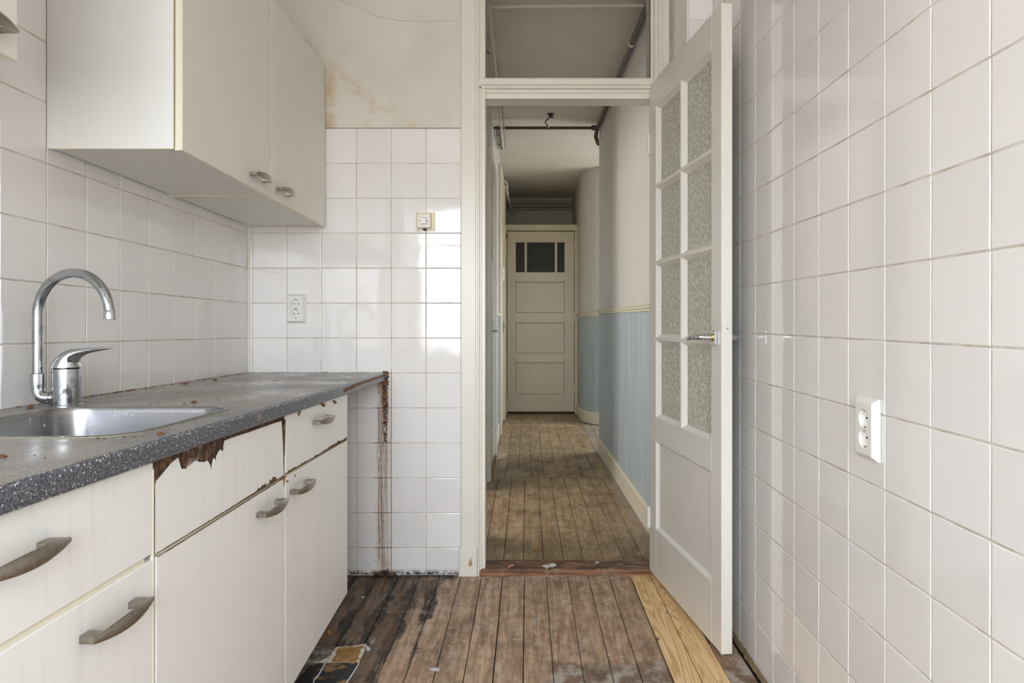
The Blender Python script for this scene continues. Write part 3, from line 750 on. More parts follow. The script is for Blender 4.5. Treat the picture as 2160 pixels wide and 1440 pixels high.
# ================================================================== HANDLES OF THE CABINETS
def bow_handle(yc, zc, xface, parent, L=.150, sag=0):
    n = 24; bm = bmesh.new(); rings = []
    for i in range(n+1):
        t = i/n; s = math.sin(PI*t)
        y = yc-L/2+L*t; off = .024+.009*s; hgt = .0032+.0085*s**.8; th = .0018+.0022*s
        rings.append([bm.verts.new((xface+off+th*math.cos(a)*1.0, y, zc+hgt*math.sin(a)-sag*s)) for a in [2*PI*k/12 for k in range(12)]])
    for i in range(n):
        for k in range(12): bm.faces.new((rings[i][k], rings[i][(k+1) % 12], rings[i+1][(k+1) % 12], rings[i+1][k]))
    bm.faces.new(rings[0]); bm.faces.new(rings[-1])
    posts = []
    for sg in (-1, 1):
        y = yc+sg*(L/2-.018)
        posts.append(prism([(xface-.0005, y-.011), (xface+.0245, y-.009 if sg > 0 else y-.013), (xface+.0262, y-.002), (xface+.0245, y+.013 if sg > 0 else y+.009), (xface-.0005, y+.011)], 'z', zc-.0046, zc+.0046))
        bmesh.ops.bevel(posts[-1], geom=posts[-1].edges[:], offset=.0008, segments=1, affect='EDGES')
    return obj('handle', [bm]+posts, NICKEL, parent, smooth=True)

# ================================================================== BASE CABINETS
XD = -.628; TH = .018
def zl(z, y): return z+KL*(y-YB)*0.0
def torn(pts): return [pX(x, y, XD) for x, y in pts]
Y0, Y1, Y2, Y3 = .520, 1.1190, 1.7225, 2.320
def base_unit(ya, yb, label):
    u = empty('base_cabinet', ((XL+XD)/2, (ya+yb)/2, 0), label, 'cabinet', 'white base cabinets under the worktop')
    s = .016
    obj('carcass', [box(XL+.012, XD-TH-.002, ya+.0005, ya+s, .125, .838), box(XL+.012, XD-TH-.002, yb-s, yb-.0005, .125, .838), box(XL+.012, XD-TH-.002, ya+s, yb-s, .125, .141), box(XL+.012, XL+.02, ya+s, yb-s, .141, .838), box(XD-TH-.06, XD-TH-.002, ya+s, yb-s, .665, .700)], LAMP, u)
    for y in (ya+.08, yb-.08):
        for x in (XL+.10, XD-.13): obj('leg', lathe([(.022, 0), (.022, .012), (.012, .02), (.012, .125)], x, y, 12), plain_cache('leg_plastic', (.05, .05, .05), .5), u, smooth=True)
    return u
_pc = {}
def plain_cache(n, c, r, **k):
    if n not in _pc: _pc[n] = plain(n, c, r, **k)
    return _pc[n]
def slope(y, z): return z+KL*(y-1.72)*.9           # fronts follow the slightly sloping worktop
def front(name, ya, yb, z0, z1, parent, mat=LAM, core=None, sl=(1, 1)):
    a, b = slope(ya, z0) if sl[0] else z0, slope(yb, z0) if sl[0] else z0
    c, d = slope(yb, z1), slope(ya, z1)
    if isinstance(z0, tuple): a, b = z0
    return a, b, c, d
def quad_front(name, ya, yb, za0, zb0, za1, zb1, parent, mat):
    bm = prism([(ya, za0), (yb, zb0), (yb, zb1), (ya, za1)], 'x', XD-TH, XD)
    bmesh.ops.bevel(bm, geom=[e for e in bm.edges if len(e.link_faces) == 2 and e.calc_face_angle() > .5], offset=.0012, segments=1, affect='EDGES')
    return obj(name, bm, mat, parent)
G = .0016
def zt_(y): return .8275+KL*(y-2.3)     # top of drawer fronts
def zm_(y): return .6855+KL*(y-1.12)*.7    # split line
UA = base_unit(Y0, Y1, 'white base cabinet nearest the camera, its grimy drawer and door left of the sink')
UB = base_unit(Y1, Y2, 'white sink cabinet with peeling rotten drawer front under the worktop')
UC = base_unit(Y2, Y3, 'narrow-looking white end base cabinet beside the tiled gap and rust streak')
def dbl(ya, yb, za0, zb0, za1, zb1, parent, name, mat=LAM): return quad_front(name, ya+G, yb-G, za0, zb0, za1, zb1, parent, mat)
# A
da = dbl(Y0, Y1-.003, zm_(Y0)+.006, zm_(Y1)+.006, zt_(Y0)+.010, zt_(Y1)+.006, UA, 'drawer_front'); bow_handle(.803, .792, XD, da)
aa = dbl(Y0, Y1-.003, .14, .14, zm_(Y0)-.004, zm_(Y1)-.004, UA, 'door'); bow_handle(.998, .634, XD, aa)
obj('edge_strip', box(XD-.004, XD+.0006, Y1-.0058, Y1-.0028, .150, zt_(Y1)-.006), LAMEDGE, UA)
obj('rail', box(XD-TH-.02, XD-.006, Y0+.02, Y1-.02, zm_(Y1)-.010, zm_(Y1)+.012), LAMEDGE, UA)
# B: rotten false drawer front: chipboard core and a torn laminate skin
core = prism([(Y1-.0025, zm_(Y1)+.004), (Y2-G, zm_(Y2)+.004), (Y2-G, zt_(Y2)+.008), (Y1-.0025, zt_(Y1)+.009)], 'x', XD-TH, XD-.0016)
cb = obj('drawer_front', core, ROT, UB)
obj('rail', box(XD-TH-.02, XD-.004, Y1+.016, Y2-.016, zm_(Y1)-.014, zm_(Y2)+.016), LAMEDGE, UB)
tear1 = [(329.5, 1024), (331.5, 1014), (335.0, 1010), (341, 1003), (352.2, 989), (361.1, 978), (370, 970), (376.7, 965.2), (378.5, 973), (381.1, 982), (384.4, 990), (388, 987), (391.5, 989), (394.4, 987.5), (398, 983), (404.4, 979), (409.5, 973.5), (416.7, 970.6), (420, 974), (425.6, 973), (431, 974.2), (436.7, 970.8), (440, 974), (443.3, 980), (445.3, 988), (446.4, 997)]
sk1 = torn([(329.0, 1167.5), (329.2, 1023)]+tear1+[(449.0, 1020), (451.5, 1091.5)])
obj('laminate_skin', prism(sk1, 'x', XD-.0016, XD-.0002), LAM, cb)
tear2 = [(447.0, 996), (448.2, 982), (450, 972), (452.4, 966), (455, 970), (456.7, 967.5), (458.5, 960), (462, 953), (465.6, 948), (469, 951), (471, 949.5), (473, 938), (474.4, 930)]
tear3 = [(474.6, 929), (490, 922.6), (505, 917.6), (525, 911.6), (548, 903), (562, 898.5), (580, 892), (594.0, 887.5)]
sk2 = torn([(451.9, 1091.2), (449.6, 1020)]+tear2+tear3+[(597.2, 938), (598.6, 1003.0), (585, 1010)]+[(574, 1010.5), (571, 1018), (560, 1024), (552, 1032), (546, 1028), (540, 1036), (500, 1061)])
s2 = prism(sk2, 'x', XD-.0016, XD-.0001)
obj('laminate_skin', s2, LAM, cb)
bb = dbl(Y1+.003, Y2, .14, .14, zm_(Y1)-.003, zm_(Y2)-.003, UB, 'door'); bow_handle(1.605, .634, XD, bb)
def chips(parent, spots, X=XD, th=.0007):
    bms = []
    for (x, y, w, h) in spots:
        n = 9; poly = []
        for i in range(n):
            a = 2*PI*i/n; rr = random.uniform(.45, 1.0); poly.append((x+w*rr*math.cos(a), y+h*rr*math.sin(a)))
        bms.append(prism([pX(px, py, X) for px, py in poly], 'x', X-.0005, X+th))
    return objs('exposed_chipboard', bms, plain_cache('fresh_chip', (.33, .165, .07), .8, var=.45), parent)
def edge_line(parent, p0, p1, w0, w1, n=26, jag=1.2, X=XD, up=-1, mat=None, name='exposed_chipboard'):
    """jagged brown strip along an edge (photo-measured ends on the plane of the fronts)"""
    top, bot = [], []
    for i in range(n+1):
        t = i/n; x = p0[0]+(p1[0]-p0[0])*t; y = p0[1]+(p1[1]-p0[1])*t; w = (w0+(w1-w0)*t)*random.uniform(.5, jag)
        bot.append((x, y)); top.append((x, y+up*w))
    return obj(name, prism([pX(x, y, X) for x, y in bot+top[::-1]], 'x', X-.0004, X+.0012), mat or RUSTB, parent)
edge_line(cb, (330, 1167.5), (598, 1004.0), .7, 1.8, 60, 2.2)
edge_line(cb, (543, 1036), (560, 1026), 3, 5, 8, 1.8); edge_line(cb, (568, 1019), (582, 1011), 8, 5, 6, 1.6)
# C
cc = dbl(Y2+.002, Y3, zm_(Y2)+.004, zm_(Y3)+.004, zt_(Y2)+.006, zt_(Y3)+.006, UC, 'drawer_front'); bow_handle(2.010, .789, XD, cc)
cd = quad_front('door', Y2+G, Y3-G, .108, .139, zm_(Y2)-.004, zm_(Y3)-.004, UC, LAM); bow_handle(1.822, .632, XD, cd)
obj('rail', box(XD-TH-.02, XD-.004, Y2+.016, Y3-.016, zm_(Y2)-.014, zm_(Y3)+.016), LAMEDGE, UC)
edge_line(cc, (602, 1001.5), (729.5, 927.5), 3.2, 3.2, 40, 2.0)
chips(cc, [(718, 932, 9, 5), (726, 929, 5, 3), (707, 848, 4.5, 5), (703, 846, 3, 4), (682, 854, 4.5, 6), (678, 852, 3, 4), (630, 873, 3, 6), (632, 869, 4, 3)])
w = torn([(597.5, 886), (601.5, 884), (600.5, 905), (599.6, 945), (599.0, 960), (598.6, 930)]); obj('exposed_chipboard', prism(w, 'x', XD-.0004, XD+.0014), ROT, cc)
w = torn([(598.8, 1004), (597, 1011), (598.6, 1026), (600.8, 1008), (603, 1003)]); obj('exposed_chipboard', prism(w, 'x', XD-.0004, XD+.0012), plain_cache('fresh_chip', (.33, .165, .07), .8), cd)
chips(cd, [(606, 1015, 3.5, 3), (622, 1003, 1.6, 3)])
edge_line(UB, (331, 1174), (598, 1007), 1.0, 1.2, 40, 1.6, up=1, name='brown_edge')

# ================================================================== WORKTOP + SINK
ZT = .870; XF = -.611; YW0, YW1 = .45, 2.8515
def ztop(y): return ZT+KL*(y-YB)
hole = rrect(-1.0840, -.6820, 1.118, 1.553, .075, 8)
outer = [(XL+.001, YW0), (XF-.010, YW0), (XF-.010, YW1), (XL+.001, YW1)]
bm = bmesh.new()
ov = [bm.verts.new((x, y, ZT)) for x, y in outer]; hv = [bm.verts.new((x, y, ZT)) for x, y in hole]
ed = [bm.edges.new((ov[i], ov[(i+1) % 4])) for i in range(4)]+[bm.edges.new((hv[i], hv[(i+1) % len(hv)])) for i in range(len(hv))]
bmesh.ops.triangle_fill(bm, use_beauty=True, use_dissolve=False, edges=ed)
kill = [f for f in bm.faces if all(-1.0841 < v.co.x < -.6819 and 1.1179 < v.co.y < 1.5531 for v in f.verts) and -1.08 < f.calc_center_median().x < -.685 and all(v in hv for v in f.verts)]
bmesh.ops.delete(bm, geom=kill, context='FACES')
for f in bm.faces: f.material_index = 0
# hole walls
lo = [bm.verts.new((v.co.x, v.co.y, ZT-.036)) for v in hv]
for i in range(len(hv)):
    f = bm.faces.new((hv[i], hv[(i+1) % len(hv)], lo[(i+1) % len(hv)], lo[i])); f.material_index = 1
# rounded front edge
prof = [(XF-.010, ZT)]+[(XF-.010+.010*math.sin(a), ZT-.010+.010*math.cos(a)) for a in [PI/2*i/6 for i in range(1, 7)]]+[(XF, ZT-.030)]+[(XF-.006+.006*math.cos(a), ZT-.031-.006*math.sin(a)) for a in [PI/2*i/4 for i in range(1, 5)]]+[(-.668, ZT-.037)]
ra_ = [bm.verts.new((x, YW0, z)) for x, z in prof]; rb_ = [bm.verts.new((x, YW1, z)) for x, z in prof]
for i in range(len(prof)-1):
    f = bm.faces.new((ra_[i], ra_[i+1], rb_[i+1], rb_[i])); f.material_index = 1 if i > 1 else 0
for ya_, yb_ in ((YW0, 1.10), (1.572, YW1)):
    f = bm.faces.new([bm.verts.new(p) for p in ((XL+.001, ya_, ZT-.037), (-.668, ya_, ZT-.037), (-.668, yb_, ZT-.037), (XL+.001, yb_, ZT-.037))]); f.material_index = 1
bmesh.ops.remove_doubles(bm, verts=bm.verts, dist=.00005)
# give the top mid-points so that shear stays planar
shear(bm, KL)
wt = obj('worktop', bm, None, mats=[WTOP, WEDGE], smooth=True)
tag(wt, 'grey speckled kitchen worktop, dirty and worn, running along the tiled left wall', 'worktop')
# rusty split along the far front edge + blister
def on_edge(x, y): return pX(x, y, XF+.0012)
sp = [(812, 793), (800, 796.5), (793, 800), (784, 802), (777, 806.5), (768, 808), (762, 811.5), (748, 817), (742, 821), (737, 822), (727, 827)]
top = [(812, 789), (800, 793), (793, 795.5), (784, 798.5), (775, 801), (766, 803.5), (758, 806), (745, 811), (740, 814), (733, 817), (724, 822)]
obj('rusty_split', prism([on_edge(x, y) for x, y in sp+top[::-1]], 'x', XF-.004, XF+.0016), plain_cache('rusty_split', (.26, .14, .08), .85, var=.5, bump=(90, 1, .004)), wt)
bm = bmesh.new(); bmesh.ops.create_icosphere(bm, subdivisions=2, radius=1)
c0 = on_edge(549, 881)
for v in bm.verts:
    v.co = Vector((XF-.002+v.co.x*.005, c0[0]+v.co.y*.016, c0[1]+v.co.z*.011))+Vector((0, 1, 1))*(.004*mnoise.noise(v.co*3))
obj('blister', bm, plain_cache('blister', (.27, .23, .18), .6, var=.6, bump=(150, 1, .004)), wt, smooth=True)
# sink
sk = empty('sink', (-.883, 1.335, ztop(1.335)), 'stainless steel sink bowl with rounded corners set into the grey worktop', 'sink')
levels = [(.006, .0012), (.003, .0022), (-.001, .0020), (-.0035, -.001), (-.005, -.012), (-.010, -.10), (-.016, -.135), (-.032, -.150), (-.06, -.154)]
bm = bmesh.new(); rings = []
for d, dz in levels:
    r = max(.075+d, .02); pp = rrect(-1.0840-d, -.6820+d, 1.118-d, 1.553+d, r, 10)
    rings.append([bm.verts.new((x, y, ZT+dz)) for x, y in pp])
for i in range(len(rings)-1):
    n = len(rings[i])
    for k in range(n): bm.faces.new((rings[i][k], rings[i][(k+1) % n], rings[i+1][(k+1) % n], rings[i+1][k]))
bm.faces.new(rings[-1]); shear(bm, KL)
obj('bowl', bm, STEEL, sk, smooth=True)
slots = [box(-1.0895, -1.0865, y-.0028, y+.0028, ztop(y)-.036, ztop(y)-.020, .0012) for y in (1.300, 1.3105, 1.321, 1.344, 1.366, 1.387, 1.3975)]
for y in (1.300, 1.3105, 1.321, 1.344, 1.366, 1.387, 1.3975):
    obj('overflow_slot', box(-1.0910, -1.0862, y-.0028, y+.0028, ztop(y)-.038, ztop(y)-.022, .0012), BLACK, sk)
for b in slots: b.free()
obj('drain', lathe([(.045, ZT-.152+.0142), (.045, ZT-.1505+.0142), (.030, ZT-.153+.0142), (.0, ZT-.153+.0142)], -.883, 1.335, 24), CHROME, sk, smooth=True)
obj('sealant_line', shear(join([tube([(x, y, ZT+.0008) for x, y in rrect(-1.094, -.672, 1.108, 1.563, .083, 8)[-12:]+rrect(-1.094, -.672, 1.108, 1.563, .083, 8)[:4]], .0008, 6)]), KL), plain_cache('sealant', (.36, .34, .24), .6), sk)

# ================================================================== TAP
fx, fy = -1.102, 1.588; fz = ztop(fy)
tap = empty('mixer_tap', (fx, fy, fz), 'chrome kitchen mixer tap with tall curved spout behind the sink', 'tap')
obj('base_ring', lathe([(.0, fz), (.036, fz), (.036, fz+.003), (.031, fz+.005)], fx, fy, 32), CHROME2, tap, smooth=True)
obj('body', lathe([(.0300, fz+.004), (.0302, fz+.0445), (.0292, fz+.0455), (.0292, fz+.0465), (.0302, fz+.0475), (.0302, fz+.0885), (.026, fz+.0905)], fx, fy, 40), CHROME2, tap, smooth=True)
# cap + lever as one smooth swept form
path = [(fx, fy, fz+.0905)]
bm = bmesh.new(); rings = []
def ell(c, ax1, ax2, a, b, n=22): return [bm.verts.new(Vector(c)+ax1*(a*math.cos(2*PI*k/n))+ax2*(b*math.sin(2*PI*k/n))) for k in range(n)]
yv = Vector((0, 1, 0))
secs = [((-.001, .0915), 0, .0315, .0310), ((.000, .095), 4, .0310, .0305), ((.003, .104), 16, .0275, .0285), ((.010, .115), 38, .0210, .0250), ((.022, .1235), 62, .0150, .0210), ((.038, .1285), 76, .0100, .0165), ((.060, .1325), 82, .0062, .0125), ((.085, .1355), 84, .0045, .0100), ((.108, .1380), 85, .0035, .0088), ((.1165, .1388), 86, .0018, .0060)]
for (dx, dz), ang, a, b in secs:
    t = math.radians(ang); ax1 = Vector((math.cos(t), 0, -math.sin(t)))
    rings.append(ell((fx+dx, fy-dx*.12, fz+dz), ax1, yv, a, b))
for i in range(len(rings)-1):
    for k in range(22): bm.faces.new((rings[i][k], rings[i][(k+1) % 22], rings[i+1][(k+1) % 22], rings[i+1][k]))
bm.faces.new(rings[0]); bm.faces.new(rings[-1])
obj('lever', bm, CHROME, tap, smooth=True)
# spout
px_, py_ = -1.1615, 1.575
zE = .902
e = [(fx-.02, fy-.006, zE), (fx-.036, fy-.009, zE-.001)]
for i in range(9):
    a = PI/2*i/8; e.append((px_+.022-.022*math.sin(a)*1.0, py_, zE+.022-.022*math.cos(a)))
e += [(px_, py_, .940), (px_, py_, .9585)]
obj('elbow', [tube(e, [.0145]*(len(e)-3)+[.0145, .0155, .0155], 20), tube([(px_, py_, .934), (px_, py_, .959), (px_, py_, .961)], [.0158, .0158, .0128], 20)], CHROME, tap, smooth=True)
ex, ey = -.9560, 1.520; zc_ = 1.098
R = math.hypot(ex-px_, ey-py_)/2
sp_ = [(px_, py_, .955), (px_, py_, 1.0), (px_, py_, 1.05), (px_, py_, zc_-.012)]
for i in range(25):
    a = PI-(PI*.975)*i/24
    t = (math.cos(a)*-1+1)/2; t = (1+math.cos(a))/2
    # t: 0 at the pivot, 1 at the mouth
    sp_.append((px_+(ex-px_)*t, py_+(ey-py_)*t, zc_+.098*math.sin(a)))
obj('spout', tube(sp_, .0113, 22), CHROME2, tap, smooth=True)
lx, ly, lz = sp_[-1]
obj('aerator', [tube([(lx, ly, lz+.003), (lx+.0004, ly, lz+.001), (lx+.0008, ly, lz-.0175), (lx+.0008, ly, lz-.0185)], [.0118, .0132, .0130, .0115], 24)], CHROME, tap, smooth=True)

# ================================================================== WALL CABINETS
XU = -.8625; TU = .0165
def zb_(y): return 1.5148-.0172*(y-1.658)
def zu_(y): return 2.185-.010*(y-1.9)
def wall_cab(ya, yb, label, end_near, hy_, hz_, sub=.0):
    u = empty('wall_cabinet', ((XL+XU)/2, (ya+yb)/2, zb_((ya+yb)/2)), label, 'cabinet', 'white wall cabinets over the worktop')
    xd = XU-TU-.005; s = .016
    def q(x0, x1, y0, y1, z0, z1): return prism([(y0, z0 if not callable(z0) else z0(y0)), (y1, z0 if not callable(z0) else z0(y1)), (y1, z1 if not callable(z1) else z1(y1)), (y0, z1 if not callable(z1) else z1(y0))], 'x', x0, x1)
    obj('side_panel', q(XL+.001, xd-.001, ya+.0006, ya+s, lambda y: zb_(y)+.001, zu_), LAMP, u)
    obj('side_panel', q(XL+.001, xd-.001, yb-s, yb-.0006, lambda y: zb_(y)+.001, zu_), LAMP, u)
    obj('bottom_panel', q(XL+.012, xd, ya+s*.2, yb-s*.2, lambda y: zb_(y)+.0035, lambda y: zb_(y)+.019), LAMU, u)
    obj('top_panel', q(XL+.012, xd, ya+s, yb-s, lambda y: zu_(y)-.018, lambda y: zu_(y)-.002), LAMP, u)
    obj('back_panel', q(XL+.012, XL+.018, ya+s, yb-s, lambda y: zb_(y)+.01, lambda y: zu_(y)-.01), LAMP, u)
    objs('edge_strip', [q(xd-.0012, xd+.0006, ya+.0006, ya+s, lambda y: zb_(y)+.0005, zu_), q(XL+.02, xd, ya+.0002, ya+.0014, lambda y: zb_(y)-.0004, lambda y: zb_(y)+.0018), q(XL+.02, xd, yb-s, yb, lambda y: zb_(y)-.0004, lambda y: zb_(y)+.0018)], EDGE, u)
    bm = q(XU-TU, XU, ya+.0016, yb-.0016, lambda y: zb_(y)-.003, zu_)
    bmesh.ops.bevel(bm, geom=[e for e in bm.edges if len(e.link_faces) == 2 and e.calc_face_angle() > .5], offset=.0013, segments=2, affect='EDGES')
    for f in bm.faces:
        f.material_index = 0
    bm.normal_update()
    for f in bm.faces:
        c = f.normal
        if abs(c.x) < .6: f.material_index = 1
    d = obj('door', bm, None, u, mats=[LAMU, LAMEDGE])
    bow_handle(hy_, hz_, XU, d, L=.128)
    return u
wall_cab(1.658, 2.2395, 'white wall cabinet with exposed end panel, left of the corner cabinet', True, 2.120, 1.5455)
wall_cab(2.2405, 2.8335, 'white wall cabinet in the corner against the stained plaster wall', False, 2.338, 1.5430)
wall_cab(.530, 1.1250, 'white wall cabinet cut off at the top left edge of the picture', False, 1.030, 1.558)

# ================================================================== SOCKETS AND SWITCH
def socket(label, Mx, w=.081, h=.123, d=.020, chips_=False, bev=.008):
    """double socket, local: a across, n out of the wall, z up, centre 0"""
    root = empty('wall_socket', Mx @ Vector((0, 0, 0)), label, 'socket')
    # bevelled frame with two round holes
    bm = bmesh.new(); a1, b1 = w/2, h/2; a2, b2 = w/2-bev, h/2-bev
    def ring(a, b, n): return [bm.verts.new((x, n, z)) for x, z in ((-a, -b), (a, -b), (a, b), (-a, b))]
    r0, r1, r2 = ring(a1, b1, 0), ring(a1, b1, .004), ring(a2, b2, d)
    for p, q in ((r0, r1), (r1, r2)):
        for k in range(4): bm.faces.new((p[k], p[(k+1) % 4], q[(k+1) % 4], q[k]))
    rad = .0197; cs = (.0200, -.0215); holes = []
    eds = [bm.edges.get((r2[k], r2[(k+1) % 4])) for k in range(4)]
    for c in cs:
        hv_ = [bm.verts.new((rad*math.cos(2*PI*k/28), d, c+rad*math.sin(2*PI*k/28))) for k in range(28)]
        eds += [bm.edges.new((hv_[k], hv_[(k+1) % 28])) for k in range(28)]; holes.append((c, hv_))
    bmesh.ops.triangle_fill(bm, use_beauty=True, edges=eds)
    for c, hv_ in holes:
        hs_ = set(hv_); bmesh.ops.delete(bm, geom=[f for f in bm.faces if all(v in hs_ for v in f.verts)], context='FACES')
        lo_ = [bm.verts.new((v.co.x, d-.013, v.co.z)) for v in hv_]
        for k in range(28): bm.faces.new((hv_[k], hv_[(k+1) % 28], lo_[(k+1) % 28], lo_[k]))
    obj('cover_plate', xf(bm, Mx), PLASTIC, root)
    for c in cs:
        ins = bmesh.new(); vv = [ins.verts.new((rad*math.cos(2*PI*k/28), d-.0125, c+rad*math.sin(2*PI*k/28))) for k in range(28)]
        ins.faces.new(vv); io = obj('socket_insert', xf(ins, Mx), PLASTIC, root)
        if (Mx.to_3x3() @ Vector((0, 1, 0))).dot(io.data.polygons[0].normal) < 0: io.data.flip_normals()
        for sx_ in (-.0095, .0095): obj('pin_hole', xf(tube([(sx_, d-.0126, c), (sx_, d-.0118, c)], .0026, 12), Mx), BLACK, io)
        for e0, e1 in ((c+rad-.0035, c+rad-.0005), (c-rad+.0005, c-rad+.0035)): obj('earth_clip', xf(box(-.003, .003, d-.0125, d-.003, e0, e1), Mx), plain_cache('clip', (.25, .2, .14), .4), io)
    return root
def face_y(x, z, Y): return Matrix(((1, 0, 0, x), (0, -1, 0, Y), (0, 0, 1, z), (0, 0, 0, 1)))
def face_x(X, y, z): return Matrix(((0, -1, 0, X), (1, 0, 0, y), (0, 0, 1, z), (0, 0, 0, 1)))
socket('white double wall socket on the back tiles above the worktop', face_y(-.9900, 1.1440, YB-.001))
socket('grubby white double wall socket on the right-hand tiled wall', face_x(XR-.001, 1.388, .8590), w=.084, h=.128, d=.014, bev=.010)
sw = empty('light_switch', (-.4360, YB, 1.517), 'yellowed square light switch on the tiles left of the doorway', 'switch')
obj('back_plate', box(-.4770, -.3960, YB-.006, YB-.0005, 1.4765, 1.5570, .003, 2), PLASTIC2, sw)
cvr = box(-.4710, -.4090, YB-.030, YB-.006, 1.4850, 1.5500, .004, 2)
for v in cvr.verts:
    if v.co.y < YB-.015: v.co.x = -.440+(v.co.x+.440)*.93; v.co.z = 1.5175+(v.co.z-1.5175)*.93
sc_ = obj('cover', cvr, PLASTIC3, sw)
obj('rocker', box(-.4515, -.4300, YB-.0335, YB-.0298, 1.5040, 1.5290, .001), PLASTIC, sw)
obj('gap', [box(-.4530, -.4285, YB-.0306, YB-.0300, 1.5018, 1.5032), box(-.4530, -.4285, YB-.0306, YB-.0300, 1.5296, 1.5304), box(-.4293, -.4285, YB-.0306, YB-.0300, 1.503, 1.53)], BLACK, sw)
for x in (-.4560, -.4260): obj('screw', tube([(x, YB-.0298, 1.5165), (x, YB-.0310, 1.5165)], .0024, 10), plain_cache('old_screw', (.08, .05, .03), .5), sw)
obj('cable_stub', box(-.446, -.430, YB-.018, YB-.006, 1.4785, 1.4855, .002), ROT, sw)

# ================================================================== CORRIDOR PIPES AND BITS
ZP = 2.665
p1 = empty('brown_heating_pipe', (.58, 4.2, ZP), 'brown pipe along the corridor ceiling corner, turning across to the left wall', 'pipe')
xr_ = lambda y: .632+(.596-.632)*(y-2.948)/(5.5-2.948)-.028
obj('long_run', tube([(xr_(3.0), 3.0, ZP), (xr_(5.36), 5.36, ZP)], .0165, 14), BROWNPIPE, p1, smooth=True)
obj('cross_run', tube([(xr_(5.36), 5.37, ZP), (-.27, 5.37, ZP)], .0120, 14), BROWNPIPE, p1, smooth=True)
obj('elbow', [tube([(xr_(5.3), 5.33, ZP), (xr_(5.3)-.002, 5.40, ZP), (xr_(5.3)-.006, 5.47, ZP-.04), (xr_(5.3)+.02, 5.54, ZP-.08), (xr_(5.3)+.10, 5.56, ZP-.10), (1.1, 5.56, ZP-.10)], .017, 12), tube([(xr_(5.3)+.01, 5.36, ZP), (xr_(5.3)-.05, 5.37, ZP)], .020, 12)], BROWNPIPE, p1, smooth=True)
obj('pipe_clip', tube([(xr_(3.75), 3.745, ZP), (xr_(3.76), 3.765, ZP)], .020, 14), WPAINTPIPE, p1, smooth=True)
p2 = empty('white_ceiling_pipe', (.2, 3.32, ZP), 'white painted pipe crossing behind the glass above the doorway', 'pipe')
obj('run', tube([(-.19, 3.33, ZP+.004), (.615, 3.31, ZP+.004)], .0095, 12), WPAINTPIPE, p2, smooth=True)
obj('joint', lathe([(.0, ZP-.016), (.014, ZP-.014), (.017, ZP+.004), (.014, ZP+.02), (0, ZP+.022)], -.19, 3.33, 14), WPAINTPIPE, p2, smooth=True)
p3 = empty('pale_conduit', (-.2, 4.6, ZP), 'pair of pale conduits along the left side of the corridor ceiling', 'pipe')
obj('conduit', tube([(-.190, 3.34, ZP-.004), (-.212, 5.9, ZP-.034)], .0085, 10), WPAINTPIPE, p3, smooth=True)
obj('conduit', tube([(-.172, 4.0, ZP-.002), (-.192, 5.9, ZP-.030)], .006, 10), GREYPIPE, p3, smooth=True)
for i, y in enumerate((3.78, 5.55, 5.85)):
    jb = obj('junction_box', [box(-.262, -.215, y-.05, y+.05, ZP-.035, ZP+.03, .004)], plain_cache('junction', (.62, .58, .5), .6, var=.4), p3)
    obj('cable', tube([(-.24, y-.06, ZP-.02), (-.225, y-.02, ZP-.045), (-.215, y+.04, ZP-.035)], .004, 6), DARKWIRE, p3)
p4 = empty('service_pipe', (.1, 8.6, 2.62), 'three dull pipes running one above another over the far cupboard door', 'pipe')
for z, r in ((2.66, .020), (2.615, .018), (2.575, .014)): obj('pipe', tube([(-.26, 8.62, z), (.585, 8.62, z)], r, 10), GREYPIPE, p4, smooth=True)
p5 = empty('down_pipe', (-.235, 7.7, 2.6), 'white pipe with two elbows in the far left ceiling corner', 'pipe')
obj('pipe', tube([(-.272, 7.45, 2.680), (-.245, 7.45, 2.680), (-.228, 7.46, 2.66), (-.222, 7.52, 2.55), (-.20, 8.4, 2.52), (-.17, 8.58, 2.50)], .014, 10), WPAINTPIPE, p5, smooth=True)
obj('pipe', tube([(-.272, 7.45, 2.615), (-.235, 7.45, 2.615), (-.222, 7.5, 2.60)], .014, 10), WPAINTPIPE, p5, smooth=True)
cw = empty('ceiling_wire', (.19, 5.3, ZK), 'dark loose electric wire hanging from a hole in the corridor ceiling', 'wire')
obj('hole_plug', lathe([(.0, ZK-.030), (.012, ZK-.026), (.020, ZK-.006), (.030, ZK-.001), (.030, ZK)], .185, 5.22, 10), DARKWIRE, cw, smooth=True)
obj('wire', tube([(.185, 5.22, ZK-.02), (.165, 5.23, ZK-.035), (.150, 5.24, ZK-.045), (.143, 5.24, ZK-.055), (.150, 5.24, ZK-.075), (.162, 5.24, ZK-.085), (.168, 5.24, ZK-.097)], .0045, 8), DARKWIRE, cw, smooth=True)
obj('wire_end', tube([(.168, 5.24, ZK-.094), (.169, 5.24, ZK-.104)], .006, 8), PLASTIC, cw)
obj('wire', tube([(.185, 5.22, ZK-.022), (.20, 5.22, ZK-.030), (.212, 5.22, ZK-.024)], .0035, 8), DARKWIRE, cw)
tag(obj('corridor_switch', [box(XCL+.030, XCL+.050, 6.36, 6.42, 1.565, 1.625, .004), box(XCL+.030, XCL+.050, 6.36, 6.42, 1.490, 1.555, .004)], PLASTIC3), 'pair of small cream switches on the corridor door casing', 'switch')
bm = lathe([(.0, 0), (.028, 0), (.028, .008), (.012, .014), (0, .016)], 0, 0, 18); xf(bm, Matrix.Translation((-.258, YD-.03, 2.120)) @ Matrix.Rotation(PI/2, 4, 'X'))
tag(obj('round_hook_plate', bm, plain_cache('bronze', (.16, .11, .07), .4), smooth=True), 'small round dark plate at the top left corner of the far door', 'fitting')

